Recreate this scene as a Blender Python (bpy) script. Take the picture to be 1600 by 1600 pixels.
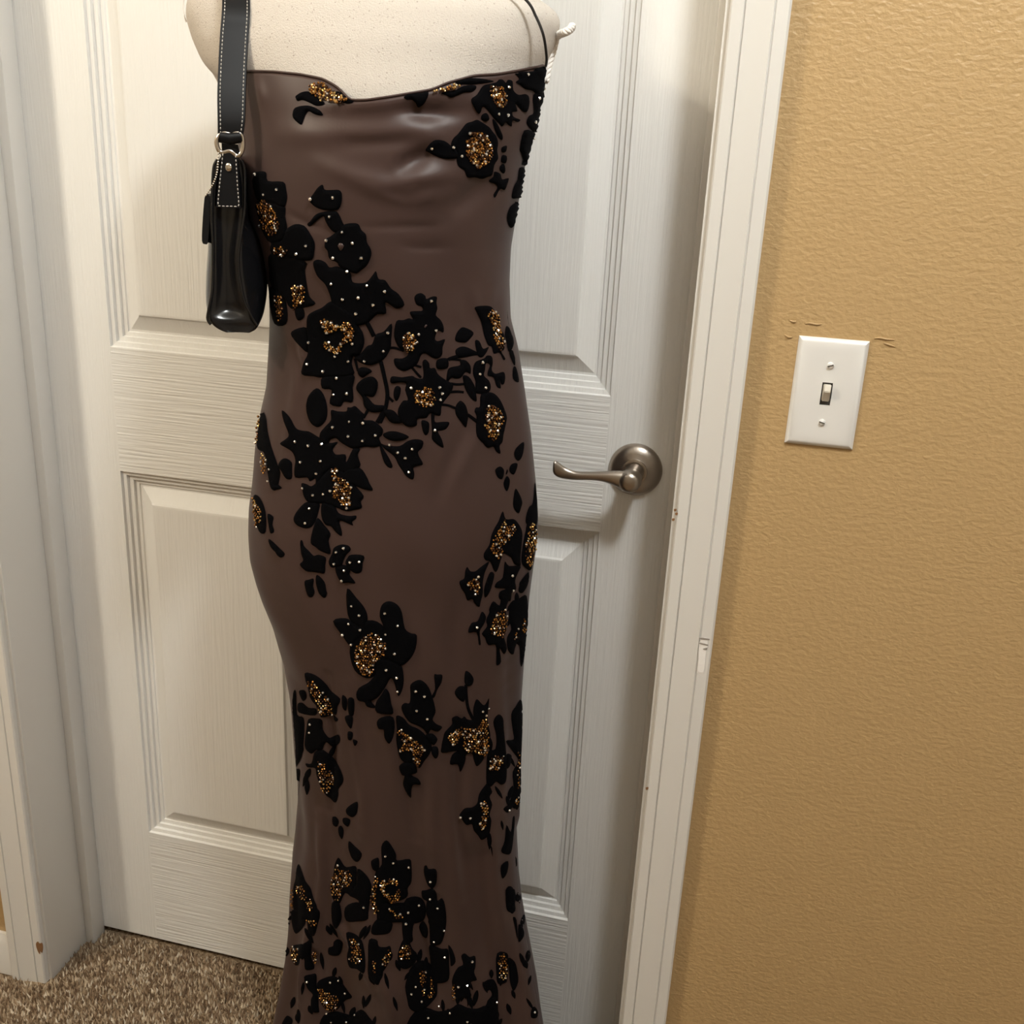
import bpy, bmesh, math, random
import numpy as np
from mathutils import Vector, Matrix
from mathutils.bvhtree import BVHTree
from mathutils.geometry import delaunay_2d_cdt

for o in list(bpy.data.objects):
    bpy.data.objects.remove(o)
SC = bpy.context.scene
COL = SC.collection
rnd = random.Random(7)

# ------------------------------------------------------------------ camera
# world: X right along the door wall, Y into the wall (wall face at Y=0), Z up
RW = np.array([[0.969143226745889, 0.12302512063059175, -0.21360296286895183],
               [0.24174288836719832, -0.3049686195442489, 0.921170188953789],
               [0.04818487290063917, -0.9443828465125271, -0.32529872000431503]])
CAM = np.array([0.0, -1.104, 1.2712])
cd = bpy.data.cameras.new('camera')
cam = bpy.data.objects.new('camera', cd)
COL.objects.link(cam)
m = Matrix.Identity(4)
for i in range(3):
    m[i][0] = RW[i][0]; m[i][1] = -RW[i][1]; m[i][2] = -RW[i][2]; m[i][3] = CAM[i]
cam.matrix_world = m
cd.sensor_width = 36.0; cd.lens = 36.0; cd.clip_start = 0.02
SC.camera = cam

# ------------------------------------------------------------------ light
w = bpy.data.worlds.new('world'); SC.world = w; w.use_nodes = True
w.node_tree.nodes['Background'].inputs[0].default_value = (0.9, 0.8, 0.7, 1)
w.node_tree.nodes['Background'].inputs[1].default_value = 0.02

def lamp(name, loc, power, col, rad):
    l = bpy.data.lights.new(name, 'POINT'); l.energy = power; l.color = col; l.shadow_soft_size = rad
    o = bpy.data.objects.new(name, l); o.location = loc; COL.objects.link(o)
lamp('ceiling_bulb_right', (0.28, -0.86, 2.32), 24, (0.97, 1.0, 0.99), 0.09)
lamp('ceiling_bulb_left', (-1.62, -1.22, 2.14), 30, (1.0, 0.89, 0.71), 0.06)
vs = SC.view_settings
vs.view_transform = 'Standard'; vs.look = 'None'; vs.gamma = 1.0; vs.exposure = 1.05
vs.use_curve_mapping = False

# ------------------------------------------------------------------ helpers
def ray(p):
    return RW @ np.array([(p[0] - 800) / 1600., (p[1] - 800) / 1600., 1.0])
def at(p, Y):
    r = ray(p); q = CAM + r / r[1] * (Y - CAM[1]); return q

def put(name, me, mat, parent=None, smooth=True):
    o = bpy.data.objects.new(name, me); COL.objects.link(o)
    if mat is not None:
        for mm in (mat if isinstance(mat, (list, tuple)) else [mat]):
            me.materials.append(mm)
    if smooth:
        me.polygons.foreach_set('use_smooth', [True] * len(me.polygons))
    if parent is not None:
        o.parent = parent
    return o
def mesh(name, v, f, mat, parent=None, smooth=True):
    me = bpy.data.meshes.new(name)
    me.from_pydata([tuple(float(c) for c in p) for p in v], [], f); me.update()
    return put(name, me, mat, parent, smooth)
def frombm(name, bm, mat, parent=None, smooth=True):
    bmesh.ops.recalc_face_normals(bm, faces=bm.faces)
    me = bpy.data.meshes.new(name); bm.to_mesh(me); bm.free()
    return put(name, me, mat, parent, smooth)
def sharp(o, deg=35):
    o.data.set_sharp_from_angle(angle=math.radians(deg)); return o
def empty(name, loc=(0, 0, 0)):
    o = bpy.data.objects.new(name, None); o.location = loc; o.empty_display_size = .05
    COL.objects.link(o); return o
def kid(o, parent):
    """parent keeping world placement (parents are unrotated empties / meshes at their own origin)"""
    o.parent = parent
    bpy.context.view_layer.update()
    o.matrix_parent_inverse = parent.matrix_world.inverted()
    return o
def tag(o, label, cat, group=None):
    o['label'] = label; o['category'] = cat
    if group: o['group'] = group
    return o
def struct(o):
    o['kind'] = 'structure'; return o
def bbox(bm, x0, x1, y0, y1, z0, z1, bev=0):
    r = bmesh.ops.create_cube(bm, size=1)
    for v in r['verts']:
        v.co.x = x0 + (v.co.x + .5) * (x1 - x0); v.co.y = y0 + (v.co.y + .5) * (y1 - y0); v.co.z = z0 + (v.co.z + .5) * (z1 - z0)
    if bev:
        es = list({e for v in r['verts'] for e in v.link_edges})
        bmesh.ops.bevel(bm, geom=es, offset=bev, segments=2, affect='EDGES', profile=.5)
def box(name, x0, x1, y0, y1, z0, z1, mat, parent=None, bev=0):
    bm = bmesh.new(); bbox(bm, x0, x1, y0, y1, z0, z1, bev)
    return sharp(frombm(name, bm, mat, parent, True), 40)
def extrude(name, prof, z0, z1, mat, parent=None):
    """closed XY profile extruded along Z"""
    n = len(prof)
    v = [(x, y, z0) for x, y in prof] + [(x, y, z1) for x, y in prof]
    f = [(i, (i + 1) % n, n + (i + 1) % n, n + i) for i in range(n)] + [tuple(range(n))[::-1], tuple(range(n, 2 * n))]
    bm = bmesh.new(); vs_ = [bm.verts.new(p) for p in v]
    for q in f: bm.faces.new([vs_[i] for i in q])
    return sharp(frombm(name, bm, mat, parent), 25)
def tube_geo(path, rad, seg=10, caps=True, sy=None):
    """frame-swept tube; rad scalar/list, sy = second radius list"""
    P = [Vector([float(c) for c in p]) for p in path]; n = len(P)
    R1 = rad if isinstance(rad, (list, tuple)) else [rad] * n
    R2 = sy if sy is not None else R1
    V = []; F = []
    t0 = (P[1] - P[0]).normalized()
    up = Vector((0, 0, 1)) if abs(t0.z) < .9 else Vector((0, 1, 0))
    nrm = t0.cross(up).normalized()
    for i in range(n):
        t = (P[min(i + 1, n - 1)] - P[max(i - 1, 0)]).normalized()
        nrm = (nrm - t * nrm.dot(t)).normalized(); b = t.cross(nrm)
        for k in range(seg):
            a = 2 * math.pi * k / seg
            V.append(P[i] + nrm * (math.cos(a) * R1[i]) + b * (math.sin(a) * R2[i]))
    for i in range(n - 1):
        for k in range(seg):
            k2 = (k + 1) % seg
            F.append((i * seg + k, i * seg + k2, (i + 1) * seg + k2, (i + 1) * seg + k))
    if caps:
        F.append(tuple(range(seg))[::-1]); F.append(tuple(range((n - 1) * seg, n * seg)))
    return V, F
def tube(name, path, rad, mat, parent=None, seg=10, sy=None):
    v, f = tube_geo(path, rad, seg, True, sy)
    bm = bmesh.new(); vv = [bm.verts.new(p) for p in v]
    for q in f: bm.faces.new([vv[i] for i in q])
    return sharp(frombm(name, bm, mat, parent), 50)
def lathe(name, prof, axis_o, mat, parent=None, seg=48, axis='Y'):
    """prof = (radius, offset); axis 'Y' = towards the room (-Y), 'Z' = up"""
    V = []; F = []
    for r, h in prof:
        for k in range(seg):
            a = 2 * math.pi * k / seg
            if axis == 'Y': V.append((axis_o[0] + r * math.cos(a), axis_o[1] - h, axis_o[2] + r * math.sin(a)))
            else: V.append((axis_o[0] + r * math.cos(a), axis_o[1] + r * math.sin(a), axis_o[2] + h))
    n = len(prof)
    for i in range(n - 1):
        for k in range(seg):
            k2 = (k + 1) % seg
            F.append((i * seg + k, i * seg + k2, (i + 1) * seg + k2, (i + 1) * seg + k))
    F.append(tuple(range(seg))); F.append(tuple(range((n - 1) * seg, n * seg)))
    bm = bmesh.new(); vv = [bm.verts.new(p) for p in V]
    for q in F:
        bm.faces.new([vv[i] for i in q])
    return sharp(frombm(name, bm, mat, parent), 35)
def crom(P, sub=4, closed=False):
    P = [np.array(p, float) for p in P]; n = len(P); out = []
    rng = range(n) if closed else range(n - 1)
    for i in rng:
        p0 = P[(i - 1) % n] if closed or i > 0 else P[0]
        p1 = P[i]; p2 = P[(i + 1) % n]
        p3 = P[(i + 2) % n] if closed or i + 2 < n else P[-1]
        for s in range(sub):
            t = s / sub
            out.append(.5 * (2 * p1 + (p2 - p0) * t + (2 * p0 - 5 * p1 + 4 * p2 - p3) * t * t + (3 * p1 - p0 - 3 * p2 + p3) * t ** 3))
    if not closed: out.append(P[-1])
    return out

# ------------------------------------------------------------------ materials
def mat(name, col, rough=.5, metal=0., spec=.5, sheen=0., sheen_col=(1, 1, 1), coat=0.):
    M = bpy.data.materials.new(name); M.use_nodes = True
    b = M.node_tree.nodes['Principled BSDF']
    b.inputs['Base Color'].default_value = (*col, 1); b.inputs['Roughness'].default_value = rough
    b.inputs['Metallic'].default_value = metal; b.inputs['Specular IOR Level'].default_value = spec
    b.inputs['Sheen Weight'].default_value = sheen; b.inputs['Sheen Tint'].default_value = (*sheen_col, 1)
    b.inputs['Coat Weight'].default_value = coat
    return M
def nodes(M):
    t = M.node_tree; return t, t.nodes['Principled BSDF']
def bump(M, scale, strength, dist, detail=3., rough=.55, distort=0., kind='noise', extra=None):
    """object-space noise relief; scale = (x,y,z) frequencies per metre"""
    t, b = nodes(M)
    tc = t.nodes.new('ShaderNodeTexCoord'); mp = t.nodes.new('ShaderNodeMapping')
    mp.inputs['Scale'].default_value = scale
    t.links.new(tc.outputs['Object'], mp.inputs['Vector'])
    n = t.nodes.new('ShaderNodeTexNoise'); n.inputs['Scale'].default_value = 1.0
    n.inputs['Detail'].default_value = detail; n.inputs['Roughness'].default_value = rough; n.inputs['Distortion'].default_value = distort
    t.links.new(mp.outputs[0], n.inputs['Vector'])
    bp = t.nodes.new('ShaderNodeBump'); bp.inputs['Strength'].default_value = strength; bp.inputs['Distance'].default_value = dist
    t.links.new(n.outputs['Fac'], bp.inputs['Height']); t.links.new(bp.outputs[0], b.inputs['Normal'])
    return t, b, mp, n, bp
def tint(M, scale, c0, c1, lo=.35, hi=.65, detail=2.):
    t, b = nodes(M)
    tc = t.nodes.new('ShaderNodeTexCoord'); mp = t.nodes.new('ShaderNodeMapping'); mp.inputs['Scale'].default_value = scale
    t.links.new(tc.outputs['Object'], mp.inputs['Vector'])
    n = t.nodes.new('ShaderNodeTexNoise'); n.inputs['Scale'].default_value = 1; n.inputs['Detail'].default_value = detail
    t.links.new(mp.outputs[0], n.inputs['Vector'])
    r = t.nodes.new('ShaderNodeValToRGB')
    r.color_ramp.elements[0].position = lo; r.color_ramp.elements[0].color = (*c0, 1)
    r.color_ramp.elements[1].position = hi; r.color_ramp.elements[1].color = (*c1, 1)
    t.links.new(n.outputs['Fac'], r.inputs[0]); t.links.new(r.outputs[0], b.inputs['Base Color'])

WHITE = (.79, .785, .765)
M_trim = mat('trim_paint', (.69, .675, .645), .38)
bump(M_trim, (60, 60, 25), .025, .001)
M_doorv = mat('door_paint_vertical_grain', WHITE, .48)
bump(M_doorv, (330, 60, 10), .55, .0015, 2.5, .55, .35)
M_doorh = mat('door_paint_horizontal_grain', WHITE, .48)
bump(M_doorh, (9, 60, 330), .85, .0016, 1.5, .5, .3)
M_wall = mat('beige_orange_peel_paint', (.465, .315, .150), .42)
t, b, mp, n1, bp = bump(M_wall, (140, 140, 210), .54, .0024, 3.0, .5, .2)
M_ceil = mat('ceiling_paint', (.78, .76, .72), .8); bump(M_ceil, (90, 90, 90), .4, .002)
M_nickel = mat('brushed_nickel', (.40, .355, .31), .30, 1.0)
M_plate = mat('white_switch_plastic', (.74, .73, .71), .30)
M_toggle = mat('toggle_plastic', (.74, .70, .62), .28)
M_dark = mat('dark_gap', (.03, .025, .02), .7)
M_chipw = mat('chipped_white_paint', (.86, .84, .82), .6); bump(M_chipw, (260, 260, 260), .5, .001)
M_crack = mat('grey_paint_crack', (.30, .27, .24), .7)
M_chipb = mat('bare_wood_chip', (.22, .11, .045), .7)
M_pile = bpy.data.materials.new('carpet_pile'); M_pile.use_nodes = True
t, b = nodes(M_pile); b.inputs['Roughness'].default_value = .95; b.inputs['Specular IOR Level'].default_value = .1
ca = t.nodes.new('ShaderNodeVertexColor'); ca.layer_name = 'tuft'
t.links.new(ca.outputs[0], b.inputs['Base Color'])
M_floor = mat('carpet_base', (.17, .115, .07), .95, spec=.1)
tint(M_floor, (260, 260, 260), (.10, .065, .035), (.34, .25, .165), .35, .65); 
M_form = mat('cream_linen', (.56, .515, .465), .9, spec=.15)
t, b, mp, n1, bp = bump(M_form, (700, 700, 700), .7, .0012, 2)
# flecks in the linen
tc = t.nodes.new('ShaderNodeTexCoord'); vo = t.nodes.new('ShaderNodeTexVoronoi'); vo.inputs['Scale'].default_value = 240
nz = t.nodes.new('ShaderNodeTexNoise'); nz.inputs['Scale'].default_value = 420; nz.inputs['Detail'].default_value = 1
t.links.new(tc.outputs['Object'], vo.inputs['Vector']); t.links.new(tc.outputs['Object'], nz.inputs['Vector'])
mr = t.nodes.new('ShaderNodeMapRange'); mr.inputs['From Min'].default_value = .08; mr.inputs['From Max'].default_value = .26
t.links.new(vo.outputs['Distance'], mr.inputs['Value'])
mr2 = t.nodes.new('ShaderNodeMapRange'); mr2.inputs['From Min'].default_value = .54; mr2.inputs['From Max'].default_value = .46
t.links.new(nz.outputs['Fac'], mr2.inputs['Value'])
mx0 = t.nodes.new('ShaderNodeMath'); mx0.operation = 'MAXIMUM'
t.links.new(mr.outputs[0], mx0.inputs[0]); t.links.new(mr2.outputs[0], mx0.inputs[1])
mx = t.nodes.new('ShaderNodeMix'); mx.data_type = 'RGBA'
mx.inputs[6].default_value = (.36, .31, .27, 1); mx.inputs[7].default_value = (.56, .515, .465, 1)
t.links.new(mx0.outputs[0], mx.inputs[0]); t.links.new(mx.outputs[2], b.inputs['Base Color'])
M_cord = mat('white_braided_cord', (.80, .76, .72), .7)
M_wood = mat('dark_wood_cap', (.10, .05, .025), .4)
M_iron = mat('black_iron', (.02, .02, .02), .5, .6)
M_satin = mat('taupe_satin_under_dark_chiffon', (.052, .0290, .0245), .46, spec=.30, sheen=.09, sheen_col=(.40, .42, .48))
bump(M_satin, (420, 420, 420), .06, .0005)
M_rim = mat('dark_chiffon_edge', (.016, .014, .013), .6, spec=.2, sheen=.1)
M_velvet = mat('black_velvet', (.0012, .0012, .0017), .9, spec=.05, sheen=.006, sheen_col=(.6, .6, .8))
bump(M_velvet, (900, 900, 900), .3, .0006)
M_gold = [mat('amber_bead', (.42, .20, .055), .16, .85), mat('dark_bronze_bead', (.07, .028, .010), .2, .6),
          mat('pale_gold_bead', (.72, .50, .22), .14, .9), mat('crystal_bead', (.95, .93, .90), .08, .9)]
M_leather = mat('black_leather', (.006, .006, .007), .22, spec=.55)
bump(M_leather, (300, 300, 300), .05, .0005)
M_leather2 = mat('black_strap_leather', (.005, .005, .006), .40, spec=.25)
M_thread = mat('pale_grey_thread', (.50, .47, .43), .8)
M_silver = mat('polished_nickel', (.80, .76, .70), .12, 1.0)

# ------------------------------------------------------------------ room shell
XL, XR, YB, ZC = -3.2, 1.9, -3.4, 2.44
JL, JR = -0.972, -0.0713                       # inner faces of the jambs
DOORY = 0.119
struct(box('floor', XL - .1, XR + .1, YB - .1, .4, -.06, -.006, M_floor))
struct(box('ceiling', XL - .1, XR + .1, YB - .1, .4, ZC, ZC + .06, M_ceil))
bm = bmesh.new()
bbox(bm, XL, JL - .018, 0, .16, -.006, ZC); bbox(bm, JR + .018, XR, 0, .16, -.006, ZC); bbox(bm, JL - .018, JR + .018, 0, .16, 2.055, ZC)
struct(frombm('wall_front', bm, M_wall, smooth=False))
M_wall2 = mat('far_wall_paint', (.48, .43, .36), .6)
struct(box('wall_left', XL - .1, XL, YB, .16, -.006, ZC, M_wall2))
struct(box('wall_right', XR, XR + .1, YB, .16, -.006, ZC, M_wall2))
struct(box('wall_back', XL, XR, YB - .1, YB, -.006, ZC, M_wall2))
# jambs and stops
def jamb(name, x0, x1, sx0, sx1):
    j = struct(box(name, x0, x1, 0, .16, -.006, 2.055, M_trim, bev=.0012))
    box('door_stop', sx0, sx1, .088, DOORY - .0008, -.006, 2.04, M_trim, j, bev=.0015)
    return j
jl = jamb('trim_4', JL - .018, JL, JL, -.957)
jr = jamb('trim_5', JR, JR + .018, JR - .0125, JR)
struct(box('trim_6', JL, JR, 0, .16, 2.037, 2.055, M_trim))
# casings
PROF = [(.005, 0), (.005, .0072), (.0068, .0092), (.0180, .0098), (.0184, .0080), (.0194, .0080), (.0199, .0104), (.028, .0110), (.037, .0130),
        (.0462, .0152), (.0468, .0136), (.0478, .0136), (.0484, .0155), (.0600, .0155), (.062, .0140), (.062, 0)]
c_l = struct(extrude('trim_1', [(JL - u, -t_) for u, t_ in PROF], -.006, 2.10, M_trim))
c_r = struct(extrude('trim_2', [(JR + u, -t_) for u, t_ in PROF], -.006, 2.10, M_trim))
hc = extrude('trim_3', [(u, -t_) for u, t_ in PROF], 0, (JR - JL) + .124, M_trim)
hc.rotation_euler = (0, math.radians(90), 0)
for v in hc.data.vertices:
    v.co = Vector((-v.co.x, v.co.y, v.co.z))
hc.location = (JL - .062, 0, 2.037 + .001)
hc.data.flip_normals(); struct(hc)
# baseboards
def baseb(name, x0, x1):
    prof = [(0, 0), (-.012, 0), (-.012, .052), (-.0105, .056), (-.0105, .060), (-.008, .066), (-.005, .0745), (0, .0745)]
    v = [(x0, y, z) for y, z in prof] + [(x1, y, z) for y, z in prof]; n = len(prof)
    bm = bmesh.new(); vv = [bm.verts.new((p[0], p[1], p[2] - .004)) for p in v]
    for i in range(n): bm.faces.new([vv[i], vv[(i + 1) % n], vv[n + (i + 1) % n], vv[n + i]])
    bm.faces.new(vv[:n]); bm.faces.new(vv[n:])
    return struct(sharp(frombm(name, bm, M_trim), 25))
baseb('baseboard_left', XL, JL - .0622)
baseb('baseboard_right', JR + .0622, XR)

# paint chips and dents on the trim
def chip(name, pts, Y, m_, parent, h=.0006):
    P = [at(p, Y) for p in crom(pts, 3, True)]
    c = sum(P) / len(P); V = [p for p in P] + [np.array([p[0], Y - h, p[2]]) * .85 + np.array([c[0], Y - h, c[2]]) * .15 for p in P] + [np.array([c[0], Y - h, c[2]])]
    n = len(P); F = [(i, (i + 1) % n, n + (i + 1) % n, n + i) for i in range(n)] + [(n + i, n + (i + 1) % n, 2 * n) for i in range(n)]
    o = mesh(name, V, F, m_, parent, False); return o
chip('paint_chip', [(1092, 1010), (1097, 997), (1107, 999), (1104, 1018), (1102, 1040), (1099, 1054), (1089, 1051), (1091, 1030)], -.0156, M_chipw, c_r)
for p in ([(1093, 996), (1108, 998), (1107, 1000), (1095, 999)], [(1094, 1004), (1106, 1007), (1105, 1009), (1093, 1006)], [(1098, 1014), (1105, 1012), (1104, 1016)]):
    chip('paint_crack', p, -.0163, M_crack, c_r, .0003)
for p in [(1055, 797), (1057, 803), (1052, 812), (1011, 1232)]:
    chip('dent', [(p[0] - 2, p[1] - 1.5), (p[0] + 2, p[1] - 2), (p[0] + 1.5, p[1] + 1.5), (p[0] - 1.5, p[1] + 2)], -.0098, M_chipb, c_r, .0003)
chip('wood_chip', [(56, 1475), (59, 1471), (62, 1474), (66, 1473), (67.5, 1480), (66, 1489), (63, 1486), (62, 1491), (58, 1484)], -.0096, M_chipb, c_l, .0006)
# raised ridges of paint beside the switch
bmr = bmesh.new()
for pts in ([(1258, 506), (1266, 505), (1276, 507), (1284, 506)], [(1233, 500), (1240, 503), (1244, 501)], [(1366, 529), (1374, 528), (1384, 530), (1398, 531)], [(1381, 536), (1390, 539), (1399, 542)], [(1226, 523), (1232, 527), (1238, 527)]):
    path = [at(p, -.0004) for p in crom(pts, 4)]
    n_ = len(path)
    V, F = tube_geo(path, [.0003 + .0011 * math.sin(math.pi * i / (n_ - 1)) * (.6 + .4 * rnd.random()) for i in range(n_)], 6)
    vv = [bmr.verts.new(p) for p in V]
    for q in F: bmr.faces.new([vv[i] for i in q])
wf = bpy.data.objects['wall_front']
frombm('paint_ridge', bmr, M_wall, wf)

# ------------------------------------------------------------------ door
door = struct(empty('door_1', (-.52, DOORY, 0)))
DX0, DX1 = -.9690, -.0745
PX = [(-.8570, -.5690), (-.4560, -.1680)]
PZ = [(.2177, .8265), (1.0034, 1.600), (1.715, 1.915)]
DZ0, DZ1 = .006, 2.032
def dbox(name, x0, x1, z0, z1, m_):
    return kid(box(name, x0, x1, DOORY, DOORY + .035, z0, z1, m_), door)
dbox('stile', DX0, PX[0][0], DZ0, DZ1, M_doorv); dbox('stile', PX[1][1], DX1, DZ0, DZ1, M_doorv)
zr = [DZ0, PZ[0][0], PZ[0][1], PZ[1][0], PZ[1][1], PZ[2][0], PZ[2][1], DZ1]
for i in range(0, 8, 2):
    dbox('rail', PX[0][0], PX[1][1], zr[i], zr[i + 1], M_doorh)
for z0, z1 in PZ:
    dbox('mullion', PX[0][1], PX[1][0], z0, z1, M_doorv)
PP = [(0, 0), (.0012, .0036), (.0066, .0046), (.0076, .0084), (.0138, .0092), (.0146, .0126), (.0200, .0134), (.0212, .0152), (.0240, .0152), (.0440, .0048), (.0460, .0018), (.0485, .0014)]
for x0, x1 in PX:
    for z0, z1 in PZ:
        V = []; F = []
        for d, y in PP:
            V += [(x0 + d, DOORY + y, z0 + d), (x1 - d, DOORY + y, z0 + d), (x1 - d, DOORY + y, z1 - d), (x0 + d, DOORY + y, z1 - d)]
        for i in range(len(PP) - 1):
            for k in range(4):
                F.append((i * 4 + k, i * 4 + (k + 1) % 4, (i + 1) * 4 + (k + 1) % 4, (i + 1) * 4 + k))
        l = (len(PP) - 1) * 4; F.append((l, l + 1, l + 2, l + 3))
        b0 = len(V); V += [(x0, DOORY + .033, z0), (x1, DOORY + .033, z0), (x1, DOORY + .033, z1), (x0, DOORY + .033, z1)]
        F.append((b0 + 3, b0 + 2, b0 + 1, b0))
        for k in range(4): F.append((k, b0 + k, b0 + (k + 1) % 4, (k + 1) % 4))
        kid(mesh('panel', V, F, M_doorv, None, False), door)
# handle
HX, HZ = -.1293, .9155
rose = kid(lathe('door_handle', [(.0332, 0), (.0335, .0015), (.0326, .0042), (.0290, .0078), (.0225, .0110), (.0165, .0125), (.0160, .0128), (.0158, .0142), (.0136, .0146), (.0134, .0125), (.0122, .0125)], (HX, DOORY, HZ), M_nickel), door)
rose['label'] = 'brushed nickel lever handle on a round rose'
kid(lathe('spindle_collar', [(.0118, .012), (.0118, .030), (.0112, .034), (.0112, .040)], (HX, DOORY, HZ), M_nickel, None, 32), rose)
hubc = np.array([HX, DOORY - .052, HZ])
lp = [(HX + .0030, DOORY - .0535, HZ - .0010), (HX - .0030, DOORY - .0535, HZ - .0005), (HX - .011, DOORY - .0540, HZ + .0008), (HX - .022, DOORY - .0550, HZ + .0025), (HX - .036, DOORY - .0555, HZ + .0025), (HX - .052, DOORY - .0555, HZ + .0010),
      (HX - .066, DOORY - .0555, HZ - .0002), (HX - .077, DOORY - .0560, HZ + .0012), (HX - .085, DOORY - .0575, HZ + .0045), (HX - .0905, DOORY - .0590, HZ + .0075), (HX - .0925, DOORY - .0595, HZ + .0085)]
rz = [.0100, .0118, .0110, .0082, .0060, .0052, .0056, .0070, .0088, .0086, .0060]
ry = [.0075, .0085, .0080, .0065, .0052, .0045, .0043, .0040, .0036, .0032, .0020]
lp_s = crom([np.array([*p, a_, b_]) for p, a_, b_ in zip(lp, rz, ry)], 4)
V, F = [], []
SG = 18
for i, q in enumerate(lp_s):
    for k in range(SG):
        a = 2 * math.pi * k / SG
        V.append((q[0], q[1] + math.cos(a) * q[4], q[2] + math.sin(a) * q[3]))
for i in range(len(lp_s) - 1):
    for k in range(SG):
        k2 = (k + 1) % SG; F.append((i * SG + k, i * SG + k2, (i + 1) * SG + k2, (i + 1) * SG + k))
F.append(tuple(range(SG))); F.append(tuple(range((len(lp_s) - 1) * SG, len(lp_s) * SG)))
bm = bmesh.new(); vv = [bm.verts.new(p) for p in V]
for q in F: bm.faces.new([vv[i] for i in q])
# hub of the lever: rounded barrel facing the room
hub = lathe('tmp_hub', [(.0112, .038), (.0132, .042), (.0138, .050), (.0132, .058), (.0112, .0625), (.006, .0645), (.001, .065)], (HX, DOORY, HZ), None, None, 32)
bm.from_mesh(hub.data); bpy.data.objects.remove(hub)
kid(sharp(frombm('lever', bm, M_nickel), 60), rose)

# ------------------------------------------------------------------ light switch
SX, SZ = .0742, 1.0562
sw = tag(empty('light_switch', (SX, 0, SZ)), 'white toggle light switch mounted on the beige wall', 'light switch')
bm = bmesh.new()
rings = [(.0350, .05715, 0), (.0350, .05715, -.0014), (.0341, .0563, -.0028), (.0325, .0547, -.0040), (.0300, .0522, -.0049), (.0270, .0492, -.0055), (.0235, .0457, -.00575), (.0200, .0422, -.0058)]
R = []
for a, c, y in rings:
    R.append([bm.verts.new((SX + sx * a, y, SZ + sz * c)) for sx, sz in ((-1, -1), (1, -1), (1, 1), (-1, 1))])
for i in range(len(R) - 1):
    for k in range(4): bm.faces.new([R[i][k], R[i][(k + 1) % 4], R[i + 1][(k + 1) % 4], R[i + 1][k]])
hole = [bm.verts.new((SX + sx * .0053, -.0058, SZ + sz * .0120)) for sx, sz in ((-1, -1), (1, -1), (1, 1), (-1, 1))]
hole2 = [bm.verts.new((v.co.x, -.0010, v.co.z)) for v in hole]
for k in range(4):
    bm.faces.new([R[-1][k], R[-1][(k + 1) % 4], hole[(k + 1) % 4], hole[k]])
    bm.faces.new([hole[k], hole[(k + 1) % 4], hole2[(k + 1) % 4], hole2[k]])
bm.faces.new(hole2)
kid(sharp(frombm('cover_plate', bm, M_plate), 22), sw)
kid(box('toggle_slot', SX - .0052, SX + .0052, -.0040, -.0012, SZ - .0118, SZ + .0118, M_dark), sw)
bm = bmesh.new()
base = [(-.0042, -.0030, -.0092), (.0042, -.0030, -.0092), (.0042, -.0030, .0100), (-.0042, -.0030, .0100)]
tipv = [(-.0034, -.0150, .0040), (.0034, -.0150, .0040), (.0034, -.0135, .0105), (-.0034, -.0135, .0105)]
vb = [bm.verts.new((SX + p[0], p[1], SZ + p[2])) for p in base]; vt = [bm.verts.new((SX + p[0], p[1], SZ + p[2])) for p in tipv]
bm.faces.new(vb); bm.faces.new(vt)
for k in range(4): bm.faces.new([vb[k], vb[(k + 1) % 4], vt[(k + 1) % 4], vt[k]])
bmesh.ops.bevel(bm, geom=list(bm.edges), offset=.0007, segments=2, affect='EDGES')
kid(sharp(frombm('toggle', bm, M_toggle), 30), sw)
for dz, rot in ((.0301, -.35), (-.0301, .25)):
    s = kid(lathe('screw', [(.0034, .0052), (.0034, .0066), (.0028, .0076), (.0012, .0082), (.0002, .0083)], (SX, 0, SZ + dz), M_plate, None, 20), sw)
    sl = box('screw_slot', -.0030, .0030, -.00865, -.0072, -.00045, .00045, M_dark)
    sl.rotation_euler = (0, rot, 0); sl.location = (SX, 0, SZ + dz); kid(sl, s)

# ------------------------------------------------------------------ carpet pile
sp = .0040
gx = np.arange(-1.75, .45, sp); gy = np.arange(-.55, .1175, sp)
X, Y = np.meshgrid(gx, gy); X = X.ravel(); Y = Y.ravel()
rs = np.random.RandomState(3)
X += rs.uniform(-.5, .5, X.size) * sp; Y += rs.uniform(-.5, .5, Y.size) * sp
keep = (Y < -.017) | ((X > JL + .002) & (X < JR - .002) & (Y < .085)) | ((X > -.955) & (X < JR - .015) & (Y < .1165))
keep &= (X + .39) ** 2 + (Y + .05) ** 2 > .079 ** 2
X, Y = X[keep], Y[keep]; N = X.size
hgt = rs.uniform(.0005, .0050, N); ang = rs.uniform(0, 2 * np.pi, N); lean = rs.uniform(.0005, .0042, N); la = rs.uniform(0, 2 * np.pi, N)
wd = rs.uniform(.0019, .0032, N)
V = np.zeros((N, 4, 3))
for k in range(3):
    V[:, k, 0] = X + np.cos(ang + k * 2.094) * wd; V[:, k, 1] = Y + np.sin(ang + k * 2.094) * wd; V[:, k, 2] = -.0065
V[:, 3, 0] = X + np.cos(la) * lean; V[:, 3, 1] = np.minimum(Y + np.sin(la) * lean, .1175); V[:, 3, 2] = hgt
idx = (np.arange(N) * 4)[:, None, None] + np.array([[0, 1, 3], [1, 2, 3], [2, 0, 3]])[None]
idx = idx.reshape(-1)
me = bpy.data.meshes.new('carpet_pile')
me.vertices.add(N * 4); me.vertices.foreach_set('co', V.ravel())
me.loops.add(idx.size); me.loops.foreach_set('vertex_index', idx.astype(np.int32))
nf = idx.size // 3
me.polygons.add(nf); me.polygons.foreach_set('loop_start', (np.arange(nf) * 3).astype(np.int32)); me.polygons.foreach_set('loop_total', np.full(nf, 3, np.int32))
me.update(calc_edges=True)
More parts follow.
